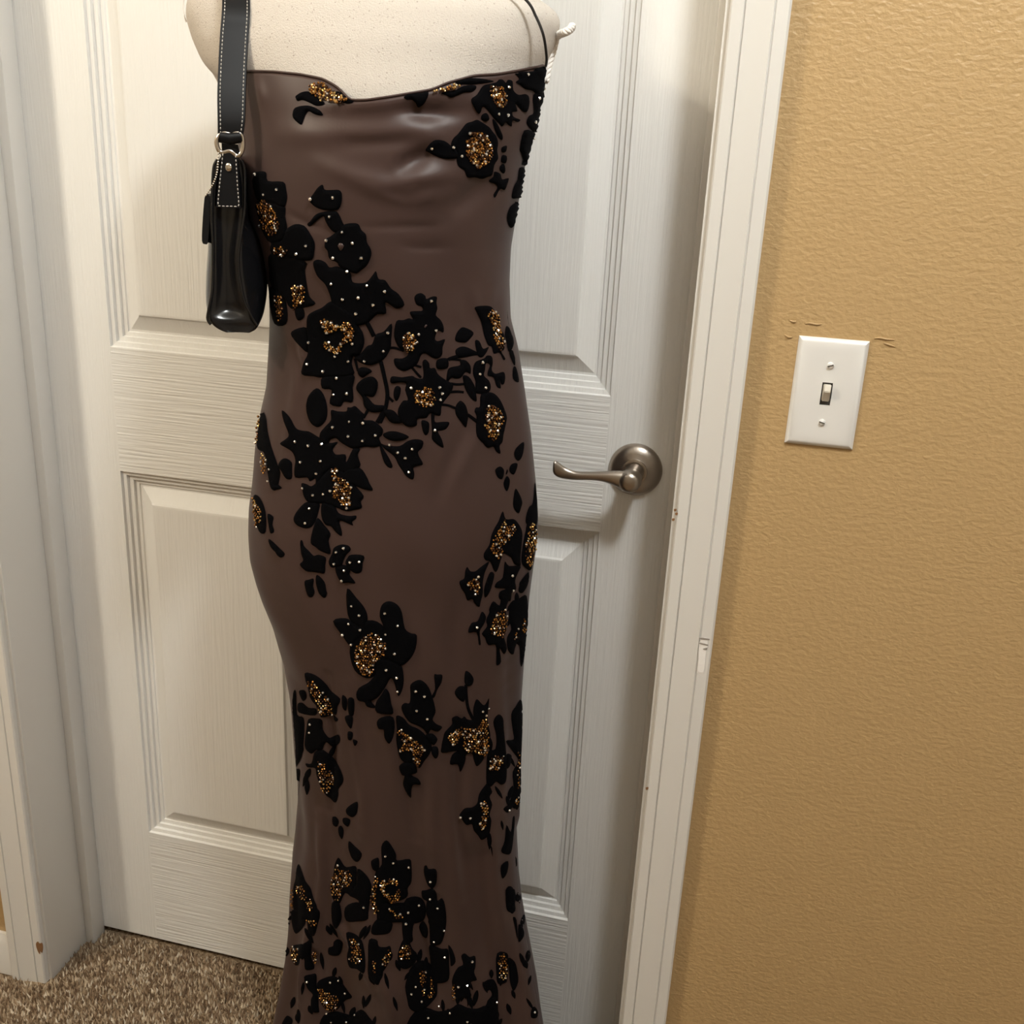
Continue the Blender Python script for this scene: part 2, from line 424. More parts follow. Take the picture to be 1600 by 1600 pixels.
pal = np.array([(.14, .09, .055), (.26, .18, .115), (.38, .285, .19), (.52, .42, .30), (.64, .55, .43), (.19, .125, .075)])
cc = pal[rs.choice(6, N, p=[.22, .24, .22, .14, .06, .12])] * rs.uniform(.72, 1.0, (N, 1))
att = me.color_attributes.new('tuft', 'FLOAT_COLOR', 'POINT')
c4 = np.ones((N, 4, 4)); c4[:, :, :3] = cc[:, None, :]
att.data.foreach_set('color', c4.ravel())
pile = put('carpet_pile', me, M_pile, None, False)
pile['kind'] = 'stuff'; tag(pile, 'speckled brown carpet pile in front of the white door', 'carpet')

# ------------------------------------------------------------------ dress surface
YA = -.05
LEFT = [(350, 90), (353, 112), (362, 160), (375, 215), (383, 250), (389, 300), (397, 345), (408, 380), (417, 410), (422, 450), (423, 500), (422, 530), (420, 556), (416, 600), (408, 640), (401, 690), (395, 750), (391, 790), (391, 830), (393, 865), (401, 897), (410, 925),
        (428, 969), (437, 1000), (445, 1025), (452, 1072), (455, 1120), (458, 1156), (463, 1220), (464, 1255), (461, 1300), (456, 1337), (453, 1406), (450, 1470), (447, 1509), (437, 1562), (430, 1600), (422, 1640), (415, 1680)]
RIGHT = [(856, 80), (856, 103), (850, 142), (838, 205), (822, 255), (808, 334), (800, 385), (798, 437), (800, 494), (811, 537), (821, 603), (830, 672), (837, 750), (840, 806), (837, 850), (832, 884), (826, 931), (820, 1010), (815, 1087),
         (817, 1150), (815, 1256), (809, 1278), (811, 1320), (814, 1375), (820, 1422), (833, 1490), (844, 1547), (851, 1598), (860, 1650), (872, 1720), (880, 1790)]
def table(P, Y):
    q = np.array([at(p, Y) for p in P]); o = np.argsort(q[:, 2]); return q[o, 2], q[o, 0]
lz, lx = table(LEFT, YA - .026); rz_, rx = table(RIGHT, YA + .026)
ZG = np.linspace(-.02, 1.5, 761)
def smooth(a, n):
    k = np.hanning(n); k /= k.sum(); return np.convolve(np.pad(a, n // 2, 'edge'), k, 'valid')[:len(a)]
xlg = smooth(np.interp(ZG, lz, lx), 9); xrg = smooth(np.interp(ZG, rz_, rx), 9)
cxg = (xlg + xrg) / 2; ag = (xrg - xlg) / 2 / .972
def key(K):
    z = [k[0] for k in K][::-1]; v = [k[1] for k in K][::-1]
    return smooth(np.interp(ZG, z, v), 41)
bfg = key([(1.5, .100), (1.37, .106), (1.33, .118), (1.25, .127), (1.16, .120), (1.07, .109), (.98, .112), (.88, .120), (.78, .118), (.62, .104), (.45, .092), (.3, .086), (.15, .085), (0, .088)])
bbg = key([(1.5, .085), (1.36, .088), (1.2, .088), (1.07, .075), (.88, .112), (.6, .10), (.3, .11), (0, .135)])
g = lambda a, z: np.interp(z, ZG, a)

# neckline
NECK = [(356, 113), (378, 112), (430, 113), (470, 117), (505, 124), (528, 137), (549, 158), (575, 158), (607, 153), (640, 147), (675, 141), (700, 130), (740, 119), (775, 117), (800, 113), (830, 107), (853, 103)]
TH = []; TZ = []
for p in NECK:
    Yq = -.15
    for _ in range(12):
        q = at(p, Yq); s = np.clip((q[0] - g(cxg, q[2])) / g(ag, q[2]), -.995, .995)
        Yq = YA - g(bfg, q[2]) * math.sqrt(1 - s * s)
    TH.append(math.asin(s)); TZ.append(q[2])
TH = [-math.pi, -2.2] + TH + [2.2, math.pi]; TZ = [TZ[0] - .02, TZ[0] - .01] + TZ + [TZ[-1] - .015, TZ[0] - .02]

CREASE = []   # (points in world XZ, amplitude m, width m)
def crease(o, s, pts, amp, wdt):
    CREASE.append(([at((o[0] + x / s, o[1] + y / s), -.165)[[0, 2]] for x, y in pts], amp, wdt))
q_, f_, c_, e_, b_ = ((370, 80), 5), ((640, 100), 6.667), ((600, 440), 6.667), ((610, 620), 6.667), ((400, 440), 6.667)
crease(*q_, [(350, 640), (800, 640), (1100, 655), (1460, 610)], .0036, .011)
crease(*q_, [(820, 720), (1100, 715), (1400, 690)], -.0030, .006)
crease(*q_, [(700, 880), (950, 985), (1180, 1035), (1530, 980)], .0030, .008)
crease(*q_, [(1000, 1060), (1200, 1120), (1400, 1150), (1560, 1120)], .0030, .006)
crease(*q_, [(1150, 1090), (1330, 1140), (1420, 1140)], -.0025, .004)
crease(*q_, [(1230, 960), (1380, 870), (1520, 770)], -.0035, .008)
crease(*q_, [(640, 440), (900, 420), (1200, 395), (1520, 350)], .0050, .008)
crease(*q_, [(1250, 440), (1420, 480), (1620, 490)], -.0035, .006)
crease(*q_, [(1000, 1372), (1300, 1372), (1580, 1372)], -.0016, .0025)
crease(*q_, [(1280, 1528), (1450, 1545), (1600, 1545)], -.0016, .0025)
crease(*q_, [(100, 230), (150, 330), (160, 420)], .002, .006)
crease(*q_, [(380, 1260), (560, 1340), (740, 1400)], -.0014, .003)
crease(*f_, [(330, 1580), (560, 1340), (720, 1200)], -.0045, .009)
crease(*f_, [(0, 1200), (250, 1170), (480, 1130)], .0024, .009)
crease(*f_, [(-60, 1010), (80, 960), (170, 890)], -.0035, .006)
crease(*f_, [(0, 700), (200, 770), (320, 780)], .0022, .009)
crease(*f_, [(-100, 480), (200, 470), (560, 500)], -.003, .009)
crease(*f_, [(550, 300), (620, 400), (680, 520)], .0025, .006)
crease(*c_, [(750, 100), (790, 300), (820, 450)], .0016, .004)
crease(*c_, [(910, 130), (880, 300), (860, 450)], .0016, .004)
crease(*c_, [(650, 200), (640, 350), (660, 520)], .0014, .004)
crease(*c_, [(1100, 0), (1060, 200), (1000, 420)], .0022, .006)
crease(*e_, [(660, 420), (570, 720), (430, 1150)], -.0024, .008)
crease(*e_, [(800, 470), (680, 760), (560, 1000)], .0018, .008)
crease(*b_, [(390, 640), (430, 820), (480, 960)], .0022, .006)
crease(*b_, [(280, 560), (330, 800), (420, 1100)], -.0016, .007)
crease((400, 1000), 3.2, [(500, 250), (510, 600), (480, 900)], -.0040, .008)
crease((400, 1000), 3.2, [(620, 380), (690, 640), (760, 900)], .0030, .012)
crease((400, 1000), 3.2, [(1180, 400), (1160, 700), (1180, 1000)], .0050, .010)
crease((400, 1000), 3.2, [(880, 600), (820, 850), (820, 1050)], -.0030, .012)
crease((400, 1000), 3.2, [(950, 900), (930, 1250), (960, 1600)], .0030, .014)
crease((400, 1250), 3.2, [(340, 520), (340, 720), (420, 830), (560, 1000)], .0075, .009)
crease((400, 1250), 3.2, [(200, 860), (230, 1000), (250, 1120)], -.008, .012)
crease((400, 1250), 3.2, [(1280, 100), (1290, 500), (1300, 800)], .006, .010)
crease((400, 1250), 3.2, [(1230, 150), (1240, 500), (1250, 800)], -.005, .008)

for o_, pts, amp, wdt in (((0, 0), [(505, 1060), (512, 1160), (500, 1290)], -.0035, .005), ((0, 0), [(548, 1075), (556, 1200), (560, 1320)], .0030, .007), ((0, 0), [(612, 1120), (622, 1230), (640, 1330)], -.0026, .006),
                          ((0, 0), [(668, 1190), (662, 1300), (668, 1420)], .0030, .007), ((0, 0), [(705, 1150), (700, 1300), (712, 1450)], -.0030, .006), ((0, 0), [(742, 1320), (745, 1430), (760, 1560)], .0036, .007),
                          ((0, 0), [(770, 1080), (768, 1220), (776, 1380)], -.0034, .006), ((0, 0), [(480, 1300), (482, 1400), (470, 1520)], .0036, .006), ((0, 0), [(640, 1440), (650, 1520), (668, 1600)], -.0034, .007),
                          ((0, 0), [(585, 1530), (600, 1570), (610, 1620)], .0050, .010), ((0, 0), [(790, 1420), (800, 1500), (818, 1600)], -.0050, .007), ((0, 0), [(812, 1380), (822, 1480), (838, 1600)], .0045, .006),
                          ((0, 0), [(455, 1500), (450, 1560), (440, 1620)], .0045, .006), ((0, 0), [(645, 905), (640, 980), (655, 1060)], -.0014, .008), ((0, 0), [(720, 900), (700, 1000), (700, 1100)], -.0018, .009),
                          ((0, 0), [(455, 560), (440, 660), (430, 760)], .0016, .007), ((0, 0), [(760, 470), (750, 560), (770, 640)], .0014, .006)):
    crease(o_, 1, pts, amp * (1.9 if pts[0][1] > 1000 else 1.3), wdt * 1.1)
NU, NV = 260, 380
th = np.linspace(-math.pi, math.pi, NU, endpoint=False)
zt = smooth(np.interp(th, TH, TZ), 5)
vv = (np.arange(NV) / (NV - 1))
ZB = .012
TT, VV = np.meshgrid(th, vv)
ZZ = zt[None, :] + (ZB - zt[None, :]) * VV
CX, A, BF, BB = g(cxg, ZZ), g(ag, ZZ), g(bfg, ZZ), g(bbg, ZZ)
S, C = np.sin(TT), np.cos(TT)
B = np.where(C > 0, BF, BB)
PX_ = CX + A * S; PY_ = YA - B * C
nx, ny = S / A, -C / B; nl = np.sqrt(nx ** 2 + ny ** 2); nx /= nl; ny /= nl
D = np.zeros_like(ZZ)
fm = np.clip(C * 3, 0, 1)
for pts, amp, wdt in CREASE:
    dm = np.full_like(ZZ, 9.); tm = np.zeros_like(ZZ); L = 0; segs = []
    for a_, b2 in zip(pts[:-1], pts[1:]):
        l = np.linalg.norm(b2 - a_); segs.append((a_, b2, L, l)); L += l
    for a_, b2, l0, l in segs:
        dx, dz = (b2 - a_) / l
        s_ = np.clip((PX_ - a_[0]) * dx + (ZZ - a_[1]) * dz, 0, l)
        d = np.hypot(PX_ - a_[0] - dx * s_, ZZ - a_[1] - dz * s_)
        k_ = d < dm; dm = np.where(k_, d, dm); tm = np.where(k_, (l0 + s_) / L, tm)
    D += amp * np.exp(-(dm / wdt) ** 2) * np.sin(np.pi * np.clip(tm, .04, .96)) ** .5 * fm
Ask = np.interp(ZZ, [0, .15, .35, .62], [.022, .018, .010, 0])
D += Ask * (np.sin(9 * TT + 1.3 + 2 * ZZ) * .6 + np.sin(5 * TT + .4 + ZZ * 3) * .4) * np.where(C > 0, np.clip(C * 1.6, 0.1, 1), 1)
D += .0012 * np.sin(37 * PX_ + 21 * ZZ) * np.sin(29 * ZZ + 5 * TT) * fm
PX_ += nx * D; PY_ += ny * D
V = np.stack([PX_, PY_, ZZ], -1).reshape(-1, 3)
F = []
for i in range(NV - 1):
    for k in range(NU):
        k2 = (k + 1) % NU
        F.append((i * NU + k, (i + 1) * NU + k, (i + 1) * NU + k2, i * NU + k2))
dress = tag(empty('evening_dress', (-.385, YA, ZB)), 'long taupe satin dress with black velvet flowers and gold beads on the dress form', 'dress')
gown = mesh('gown', V, F, M_satin)
sol = gown.modifiers.new('thickness', 'SOLIDIFY'); sol.thickness = .0012; sol.offset = -1
kid(gown, dress)
bvh = BVHTree.FromPolygons([tuple(p) for p in V], F)
co = Vector(CAM)
def onto(p):
    r = Vector(ray(p)).normalized()
    loc, nor, i, d = bvh.ray_cast(co, r)
    if loc is None or loc.y > .02:
        q = Vector(at(p, YA - .01)); loc, nor, i, d = bvh.find_nearest(q)
    if nor.y > .5 or nor.dot(Vector((loc.x + .385, loc.y - YA, 0))) < 0: nor = -nor
    return loc, nor
# bound top edge of the gown and straps
edge = [Vector(V[k]) + Vector((0, 0, .0006)) for k in range(NU)]
ed = tube_geo([e for e in edge] + [edge[0]], .0011, 6, False)
kid(mesh('bound_edge', ed[0], ed[1], M_satin), dress)
hem = [Vector(V[(NV - 1) * NU + k]) for k in range(NU)]
ed = tube_geo(hem + [hem[0]], .0011, 6, False)
kid(mesh('hem', ed[0], ed[1], M_rim), dress)

# ------------------------------------------------------------------ velvet motifs
TILE = {'Q': (250, 0, 4), 'A': (380, 260, 6.6667), 'B': (400, 440, 6.6667), 'C': (600, 440, 6.6667), 'D': (390, 620, 6.6667), 'E': (610, 620, 6.6667),
        'F': (640, 100, 6.6667), 'G': (390, 820, 6.6667), 'H': (660, 780, 6.154), 'I': (430, 1020, 6.6667), 'J': (610, 1020, 6.6667),
        'K': (430, 1200, 6.6667), 'L': (630, 1220, 7.273), 'M': (420, 1390, 7.273), 'N': (630, 1390, 6.957), 'P': (370, 650, 3.2)}
def P(tile, s):
    ox, oy, k = TILE[tile]; a = [float(x) for x in s.replace(',', ' ').split()]
    return [(ox + a[i] / k, oy + a[i + 1] / k) for i in range(0, len(a), 2)]
def inside(pt, poly):
    x, y = pt; c = False; n = len(poly)
    for i in range(n):
        x0, y0 = poly[i]; x1, y1 = poly[i - 1]
        if (y0 > y) != (y1 > y) and x < (x1 - x0) * (y - y0) / (y1 - y0) + x0: c = not c
    return c
def edist(pt, poly):
    x, y = pt; best = 1e9; n = len(poly)
    for i in range(n):
        x0, y0 = poly[i]; x1, y1 = poly[i - 1]; dx, dy = x1 - x0, y1 - y0; l = dx * dx + dy * dy
        t_ = 0 if l == 0 else max(0, min(1, ((x - x0) * dx + (y - y0) * dy) / l))
        best = min(best, (x - x0 - dx * t_) ** 2 + (y - y0 - dy * t_) ** 2)
    return math.sqrt(best)
ico = bmesh.new(); bmesh.ops.create_icosphere(ico, subdivisions=1, radius=1)
ICO_V = [v.co.copy() for v in ico.verts]; ICO_F = [[v.index for v in f.verts] for f in ico.faces]; ico.free()
MOTIFS = []
def beads(name, pts, parent, mats, picks, rads, lift):
    V = []; F = []; mi = []
    for p, mk, r in zip(pts, picks, rads):
        loc, nor = onto(p); c = loc + nor * (lift + r * .6); b0 = len(V)
        rot = Matrix.Rotation(rnd.uniform(0, 6), 3, Vector((rnd.uniform(-1, 1), rnd.uniform(-1, 1), rnd.uniform(-1, 1))).normalized())
        V += [c + rot @ v * r for v in ICO_V]; F += [[i + b0 for i in f] for f in ICO_F]; mi += [mk] * len(ICO_F)
    if not V: return
    o = mesh(name, V, F, mats, None, False)
    o.data.polygons.foreach_set('material_index', mi); o['kind'] = 'stuff'
    kid(o, parent); return o
def motif(kind, tile, pts, gold=None, h=.0020, sub=3, dark=.30, mat_=None, name=None):
    poly = P(tile, pts) if isinstance(pts, str) else pts
    sm = [tuple(p) for p in crom(poly, sub, True)]
    xs = [p[0] for p in sm]; ys = [p[1] for p in sm]
    step = 3.6
    extra = []
    y = min(ys); row = 0
    while y < max(ys):
        x = min(xs) + (row % 2) * step / 2
        while x < max(xs):
            if inside((x, y), sm) and edist((x, y), sm) > 1.5: extra.append((x, y))
            x += step
        y += step * .87; row += 1
    allp = [Vector(p) for p in sm + extra]
    r = delaunay_2d_cdt(allp, [], [list(range(len(sm)))], 1, 1e-4)
    hj = h + rnd.uniform(-.0004, .0004)
    V = []
    for i, v in enumerate(r[0]):
        loc, nor = onto((v.x, v.y))
        d = edist((v.x, v.y), sm)
        V.append(loc + nor * (.0005 + hj * min(1., d / 2.6) ** .6))
    F = [list(f) for f in r[2]]
    nm = name or {'f': 'velvet_flower', 'l': 'velvet_leaf', 's': 'velvet_stem'}[kind]
    o = mesh(nm, V, F, mat_ or M_velvet)
    kid(o, dress)
    MOTIFS.append((sm, o, hj))
    if gold:
        golds = [gold] if isinstance(gold, str) else gold
        pts2 = []; picks = []; rads = []
        for gs in golds:
            gp = [tuple(p) for p in crom(P(tile, gs), 3, True)]
            y = min(p[1] for p in gp); row = 0; st = 3.9
            while y < max(p[1] for p in gp):
                x = min(p[0] for p in gp) + (row % 2) * st / 2
                while x < max(p[0] for p in gp):
                    q = (x + rnd.uniform(-.9, .9), y + rnd.uniform(-.9, .9))
                    if inside(q, gp) and rnd.random() < .93:
                        u = rnd.random()
                        mk = 1 if u < dark else 0 if u < dark + .42 else 2 if u < .93 else 3
                        pts2.append(q); picks.append(mk); rads.append(rnd.uniform(.00105, .00165))
                    x += st
                y += st * .86; row += 1
        beads('gold_beads', pts2, o, M_gold, picks, rads, hj)
    return o
def stem(tile, pts, w):
    k = TILE[tile][2]; c = [np.array(p) for p in crom(P(tile, pts), 4)]; w = w / k / 2
    Lp, Rp = [], []
    for i in range(len(c)):
        t_ = c[min(i + 1, len(c) - 1)] - c[max(i - 1, 0)]; t_ = t_ / np.linalg.norm(t_); nn = np.array([-t_[1], t_[0]])
        Lp.append(tuple(c[i] + nn * w)); Rp.append(tuple(c[i] - nn * w))
    motif('s', tile, Lp + Rp[::-1], sub=1, h=.0012)

# neckline
motif('f', 'Q', '880,780 835,740 832,700 850,672 905,660 950,665 1000,690 1020,722 970,715 930,695 910,720 895,760')
motif('f', 'Q', '850,600 890,576 940,575 1000,620 1030,650 980,662 930,640 890,625 862,632 852,618', '930,545 1000,512 1060,548 1110,588 1175,622 1150,648 1090,644 1020,640 965,600', dark=.2)
motif('l', 'Q', '1100,572 1160,590 1212,634 1170,648 1120,625')
motif('l', 'F', '-60,345 0,312 130,302 172,285 195,295 190,340 150,410 90,450 60,400 20,372 -30,372')
motif('l', 'F', '480,182 600,150 720,150 820,165 870,185 690,213 560,212 510,212', '235,300 330,260 420,225 520,200 540,225 440,270 330,310', dark=.1)
motif('l', 'F', '330,300 480,272 560,228 680,222 690,260 640,295 560,300 440,350 390,330')
motif('f', 'F', '640,370 700,320 760,230 840,205 900,190 930,162 970,165 1000,195 1022,165 1070,180 1078,270 1130,320 1200,312 1240,340 1245,420 1220,495 1170,490 1100,410 1120,490 1070,500 1080,550 1150,580 1120,605 1070,590 1060,650 1020,630 1000,610 960,650 930,620 910,600 870,560 840,520 790,460 755,450 740,500 710,515 670,450',
      '840,230 920,225 985,280 1000,360 960,440 920,465 870,410 825,340 825,270', dark=.4)
motif('l', 'F', '750,530 800,510 830,570 790,600 745,575'); motif('l', 'F', '860,570 910,620 965,740 960,790 920,760 880,670')
motif('f', 'F', '1090,75 1300,50 1370,35 1437,15 1435,60 1420,170 1400,250 1390,320 1330,330 1280,280 1200,260 1150,220 1100,190 1140,150')
motif('f', 'F', '1285,320 1400,300 1370,450 1350,570 1330,680 1310,720 1240,660 1215,600 1240,540 1290,500')
motif('l', 'F', '1190,690 1310,720 1280,790 1230,1000 1200,1060 1160,930 1145,880')
motif('l', 'F', '1140,1080 1210,1100 1190,1250 1170,1380 1110,1400 1060,1390 1080,1280 1120,1200')
motif('l', 'F', '1040,1490 1110,1440 1140,1460 1110,1600 1080,1690 1040,1700 1010,1600')
motif('f', 'F', '540,680 590,620 650,600 700,580 740,600 780,625 830,660 860,700 900,750 920,820 910,900 920,980 880,1050 860,1150 810,1175 750,1195 680,1180 600,1180 570,1110 510,1070 490,1010 480,930 430,850 450,780 500,730',
      '620,720 700,700 790,740 850,830 855,930 800,1030 720,1090 640,1050 590,960 575,840', dark=.42)
motif('l', 'F', '500,975 420,990 340,985 250,950 200,920 165,895 210,830 270,790 360,800 430,850 490,900')
for s in ('955,870 1010,850 1000,910 960,920', '960,950 1010,960 1000,1030 950,1020', '940,1060 980,1040 995,1110 970,1140 935,1100',
          '820,1220 870,1170 880,1120 940,1140 960,1200 1010,1190 1030,1200 990,1310 940,1300 890,1390 870,1360 910,1290 890,1250'): motif('l', 'F', s)
# left side above the waist
motif('f', 'A', '690,345 730,290 780,220 830,190 850,240 920,245 1000,245 1030,290 1025,380 1000,440 950,460 850,455 770,430 715,390')
motif('s', 'A', '670,600 700,570 760,500 850,470 960,465 1000,500 1040,590 1060,620 1040,680 960,690 900,640 860,570 840,520 790,545 740,590 690,625')
motif('f', 'A', '960,690 1040,610 1130,590 1200,600 1230,660 1280,710 1290,790 1330,860 1335,930 1290,1030 1230,1080 1180,1115 1120,1100 1060,1070 1000,1040 980,1000 900,960 880,880 850,840 860,760 900,735')
motif('l', 'A', '985,800 1030,780 1075,820 1060,870 1020,890 990,850', h=.0034, mat_=M_satin, name='satin_center')
motif('f', 'A', '735,990 790,970 860,1000 900,1050 980,1040 1060,1070 1120,1110 1140,1200 1220,1215 1290,1200 1350,1130 1385,1090 1410,1170 1480,1185 1540,1270 1620,1330 1680,1440 1600,1480 1530,1440 1480,1420 1490,1530 1400,1540 1340,1590 1280,1640 1150,1660 1000,1620 920,1500 920,1400 890,1300 850,1220 780,1150 740,1060')
motif('f', 'A', '100,160 140,60 240,60 260,150 420,160 450,240 460,340 420,430 300,380 170,360 130,300')
motif('f', 'A', '150,360 420,400 440,520 460,640 440,760 300,800 220,700 170,560', '170,400 240,350 320,420 380,540 400,660 340,720 270,700 200,560', dark=.5)
motif('f', 'A', '450,660 500,620 560,600 640,620 700,700 745,790 745,880 720,970 620,980 520,960 460,940 300,900 300,800 400,760', '320,860 400,830 480,870 470,930 390,930', dark=.4)
motif('f', 'A', '300,900 640,980 645,1080 660,1200 690,1350 755,1430 640,1470 500,1480 420,1350 300,1250 270,1080', '520,1260 600,1220 650,1250 660,1380 620,1420 560,1490 530,1480 540,1380', dark=.3)
motif('l', 'A', '540,1480 620,1470 640,1560 600,1600 560,1590')
motif('l', 'A', '290,1250 420,1330 460,1480 450,1640 330,1640 280,1400', '350,1350 420,1340 440,1480 430,1600 390,1600 360,1480', dark=.55)
# waist
motif('f', 'B', '690,270 760,215 830,210 980,300 1120,380 1060,440 1110,520 1130,640 1080,760 1020,770 1000,860 1010,980 700,1000 600,985 480,965 500,840 540,750 540,600 530,470 540,360 600,310',
      ['680,390 760,385 850,440 850,500 770,520 760,600 790,640 830,680 900,640 900,720 830,740 740,690 710,640 770,600 740,520 700,430', '860,470 950,400 1020,480 1030,570 960,640 900,640 940,560 920,500'], dark=.25)
motif('l', 'B', '365,540 430,490 530,480 560,600 545,740 430,640')
motif('f', 'B', '1080,760 1160,670 1210,650 1250,550 1330,520 1415,435 1410,600 1400,700 1330,810 1200,870 1080,840 1020,770')
motif('f', 'B', '710,980 1010,960 1010,1100 1010,1250 920,1250 880,1300 770,1270 790,1130 690,1110')
stem('B', '1130,390 1170,450 1230,570', 46); stem('B', '1300,830 1340,1000 1370,1180 1340,1360 1290,1470', 42); stem('B', '1380,1200 1430,1250', 26); stem('B', '1170,1330 1120,1420', 30)
stem('B', '1030,800 1065,930', 26); stem('B', '1400,690 1450,690 1540,720', 26)
motif('l', 'B', '1060,920 1100,890 1170,900 1210,935 1160,970 1110,1000 1070,970')
motif('l', 'B', '1080,1040 1140,1000 1220,990 1270,1050 1260,1140 1220,1200 1150,1190 1180,1220 1240,1280 1340,1290 1320,1350 1200,1360 1130,1300 1110,1210 1050,1130 1050,1080')
motif('l', 'B', '630,1110 690,1150 730,1240 745,1340 735,1430 690,1490 640,1515 580,1480 540,1400 525,1300 550,1190')
motif('f', 'C', '315,170 340,130 390,120 430,150 440,180 500,155 550,160 545,220 555,280 540,350 590,400 620,470 615,530 560,510 530,590 560,620 635,600 610,680 605,760 560,800 500,790 440,750 390,760 350,850 290,900 220,930 150,910 110,860 110,800 190,800 250,760 230,710 160,690 120,620 105,540 130,410 200,400 260,380 300,390 270,330 280,310 340,305 400,300 390,260 340,240',
      '220,520 290,520 350,600 330,680 260,740 210,680 200,600', dark=.4)
motif('l', 'C', '400,455 440,430 460,455 420,490', h=.0034, mat_=M_satin, name='satin_center')
motif('l', 'C', '745,560 780,500 830,475 930,530 890,600 840,635 745,620'); motif('l', 'C', '740,720 790,680 850,680 920,710 970,740 930,760 870,780 770,790')
stem('C', '670,810 740,785 850,770 960,750 1020,775', 36); motif('l', 'C', '945,620 990,620 1030,700 1090,680 1050,760 1010,790 970,760')
motif('f', 'C', '945,265 1050,250 1120,265 1160,330 1200,370 1210,490 1250,560 1250,700 1220,730 1260,800 1240,815 1200,740 1140,750 1120,680 1080,660 1040,560 1010,420 970,330', '1060,320 1120,290 1190,400 1200,520 1240,620 1230,700 1170,710 1130,600 1110,450 1060,380', dark=.25)
for s in ('1265,470 1300,480 1330,560 1350,640 1320,720 1290,720 1265,600 1255,560', '1300,740 1340,720 1365,840 1350,870', '1340,900 1370,890 1400,1000 1395,1050 1340,1010', '1322,240 1340,300 1410,680 1392,650 1350,450'): motif('l', 'C', s)
motif('f', 'C', '560,810 640,795 670,830 660,900 560,910 540,860'); motif('l', 'C', '790,820 850,820 900,880 900,960 850,940 800,1000 740,1010 700,1000 650,1060 660,930 700,890 790,870'); stem('C', '640,810 720,808 800,820', 24)
motif('f', 'C', '400,840 430,810 470,850 480,900 530,900 560,960 620,1010 690,1050 720,1080 700,1150 640,1230 600,1290 590,1390 540,1390 480,1370 440,1420 350,1430 340,1500 250,1510 190,1470 150,1400 150,1320 200,1240 250,1230 220,1130 230,1060 160,1050 80,1060 65,1020 90,985 190,995 290,980 330,1000 400,1010 410,940',
      '330,1150 400,1100 480,1110 540,1190 500,1290 420,1310 340,1270 320,1210', dark=.35)
stem('C', '690,1060 760,1070 840,1065', 26); stem('C', '690,1150 760,1145 830,1152', 26); stem('C', '600,1280 670,1290 750,1320', 26); stem('C', '280,880 330,940 385,1000', 26); stem('C', '320,870 390,890', 24); stem('C', '870,1385 920,1420 970,1460', 34)
motif('l', 'C', '0,1340 60,1330 110,1350 150,1400 190,1470 80,1470 20,1400'); motif('l', 'C', '110,1110 140,1085 175,1110 165,1190 130,1245 100,1190'); motif('l', 'C', '820,980 880,990 940,1080 960,1180 960,1250 900,1210 850,1130 830,1060')
motif('f', 'C', '960,830 1040,800 1070,770 1120,780 1130,850 1120,920 1160,960 1240,940 1260,990 1250,1060 1220,1070 1200,1020 1215,1110 1170,1090 1140,1000 1080,980 1080,930 1100,870 1060,850 1050,920 1040,980 1090,1030 1110,1090 1090,1150 1010,1170 950,1150 950,1040 925,960 930,880')
motif('f', 'E', '943,-30 1053,-45 1133,20 1190,140 1210,220 1190,330 1175,400 1165,470 1135,510 1145,590 1100,570 1070,520 1010,530 960,480 900,410 890,300 895,200 875,150 890,110 930,100', '1000,80 1060,80 1120,130 1165,230 1130,340 1080,440 1040,460 1000,400 970,300 980,200 990,130', dark=.35)
motif('l', 'C', '760,1270 800,1240 850,1290 875,1380 870,1450 850,1520 800,1460 750,1390 740,1320'); motif('l', 'C', '390,1450 440,1450 470,1480 465,1570 430,1600 400,1540')
motif('l', 'C', '490,1380 525,1380 530,1460 600,1460 680,1465 650,1530 600,1550 560,1560 600,1640 620,1730 560,1700 500,1640 500,1560')
# hips
motif('f', 'D', '850,140 920,150 1010,150 1020,110 1060,110 1100,95 1150,140 1200,190 1190,240 1280,245 1350,290 1390,340 1380,400 1350,430 1370,500 1300,525 1200,520 1080,540 960,480 900,430 840,450 820,500 750,470 730,430 740,370 790,310 850,240')
motif('f', 'D', '340,140 420,210 480,320 540,350 620,360 690,400 740,430 830,480 920,470 870,540 900,600 1000,600 1010,680 1080,540 1150,540 1130,600 1140,650 1150,730 1000,800 850,750 700,920 690,850 630,880 600,840 480,840 470,740 480,660 450,580 400,540 320,490 380,440 410,390 360,260')
motif('l', 'D', '1000,750 1150,740 1220,830 1250,900 1285,970 1200,965 1110,930 1000,900')
motif('f', 'D', '690,900 850,740 1000,780 1100,920 1190,1030 1160,1090 1170,1155 1080,1180 1000,1190 900,1150 800,1120 740,1110 620,1100 570,1040 550,960 545,900 600,910 640,930', '860,740 930,750 930,830 1000,850 1060,920 1060,1040 1060,1130 980,1140 940,1080 870,1020 900,920 870,830', dark=.45)
motif('f', 'D', '570,1110 640,1090 730,1110 720,1200 690,1290 650,1350 590,1370 500,1340 460,1280 490,1200')
motif('f', 'D', '760,1100 880,1120 930,1210 1040,1240 1110,1235 1110,1270 1070,1300 1080,1340 1030,1320 940,1290 960,1390 960,1450 900,1410 850,1350 790,1330 750,1240')
motif('l', 'G', '690,-40 720,-70 780,0 845,90 825,170 845,300 740,270 690,230 640,190 650,90')
motif('l', 'D', '330,660 380,640 440,680 445,760 440,850 380,850 330,770 300,720'); motif('l', 'D', '1390,390 1450,360 1530,360 1620,390 1660,420 1600,450 1500,460 1420,430'); motif('l', 'D', '1350,480 1400,550 1460,650 1490,730 1440,730 1390,650')
stem('D', '1330,270 1370,200 1390,150', 46)
motif('f', 'E', '0,510 100,510 180,460 260,440 340,460 330,530 290,570 300,620 340,700 280,720 240,740 250,800 235,860 170,830 120,760 80,700 40,620 -60,540 -110,480 -60,500')
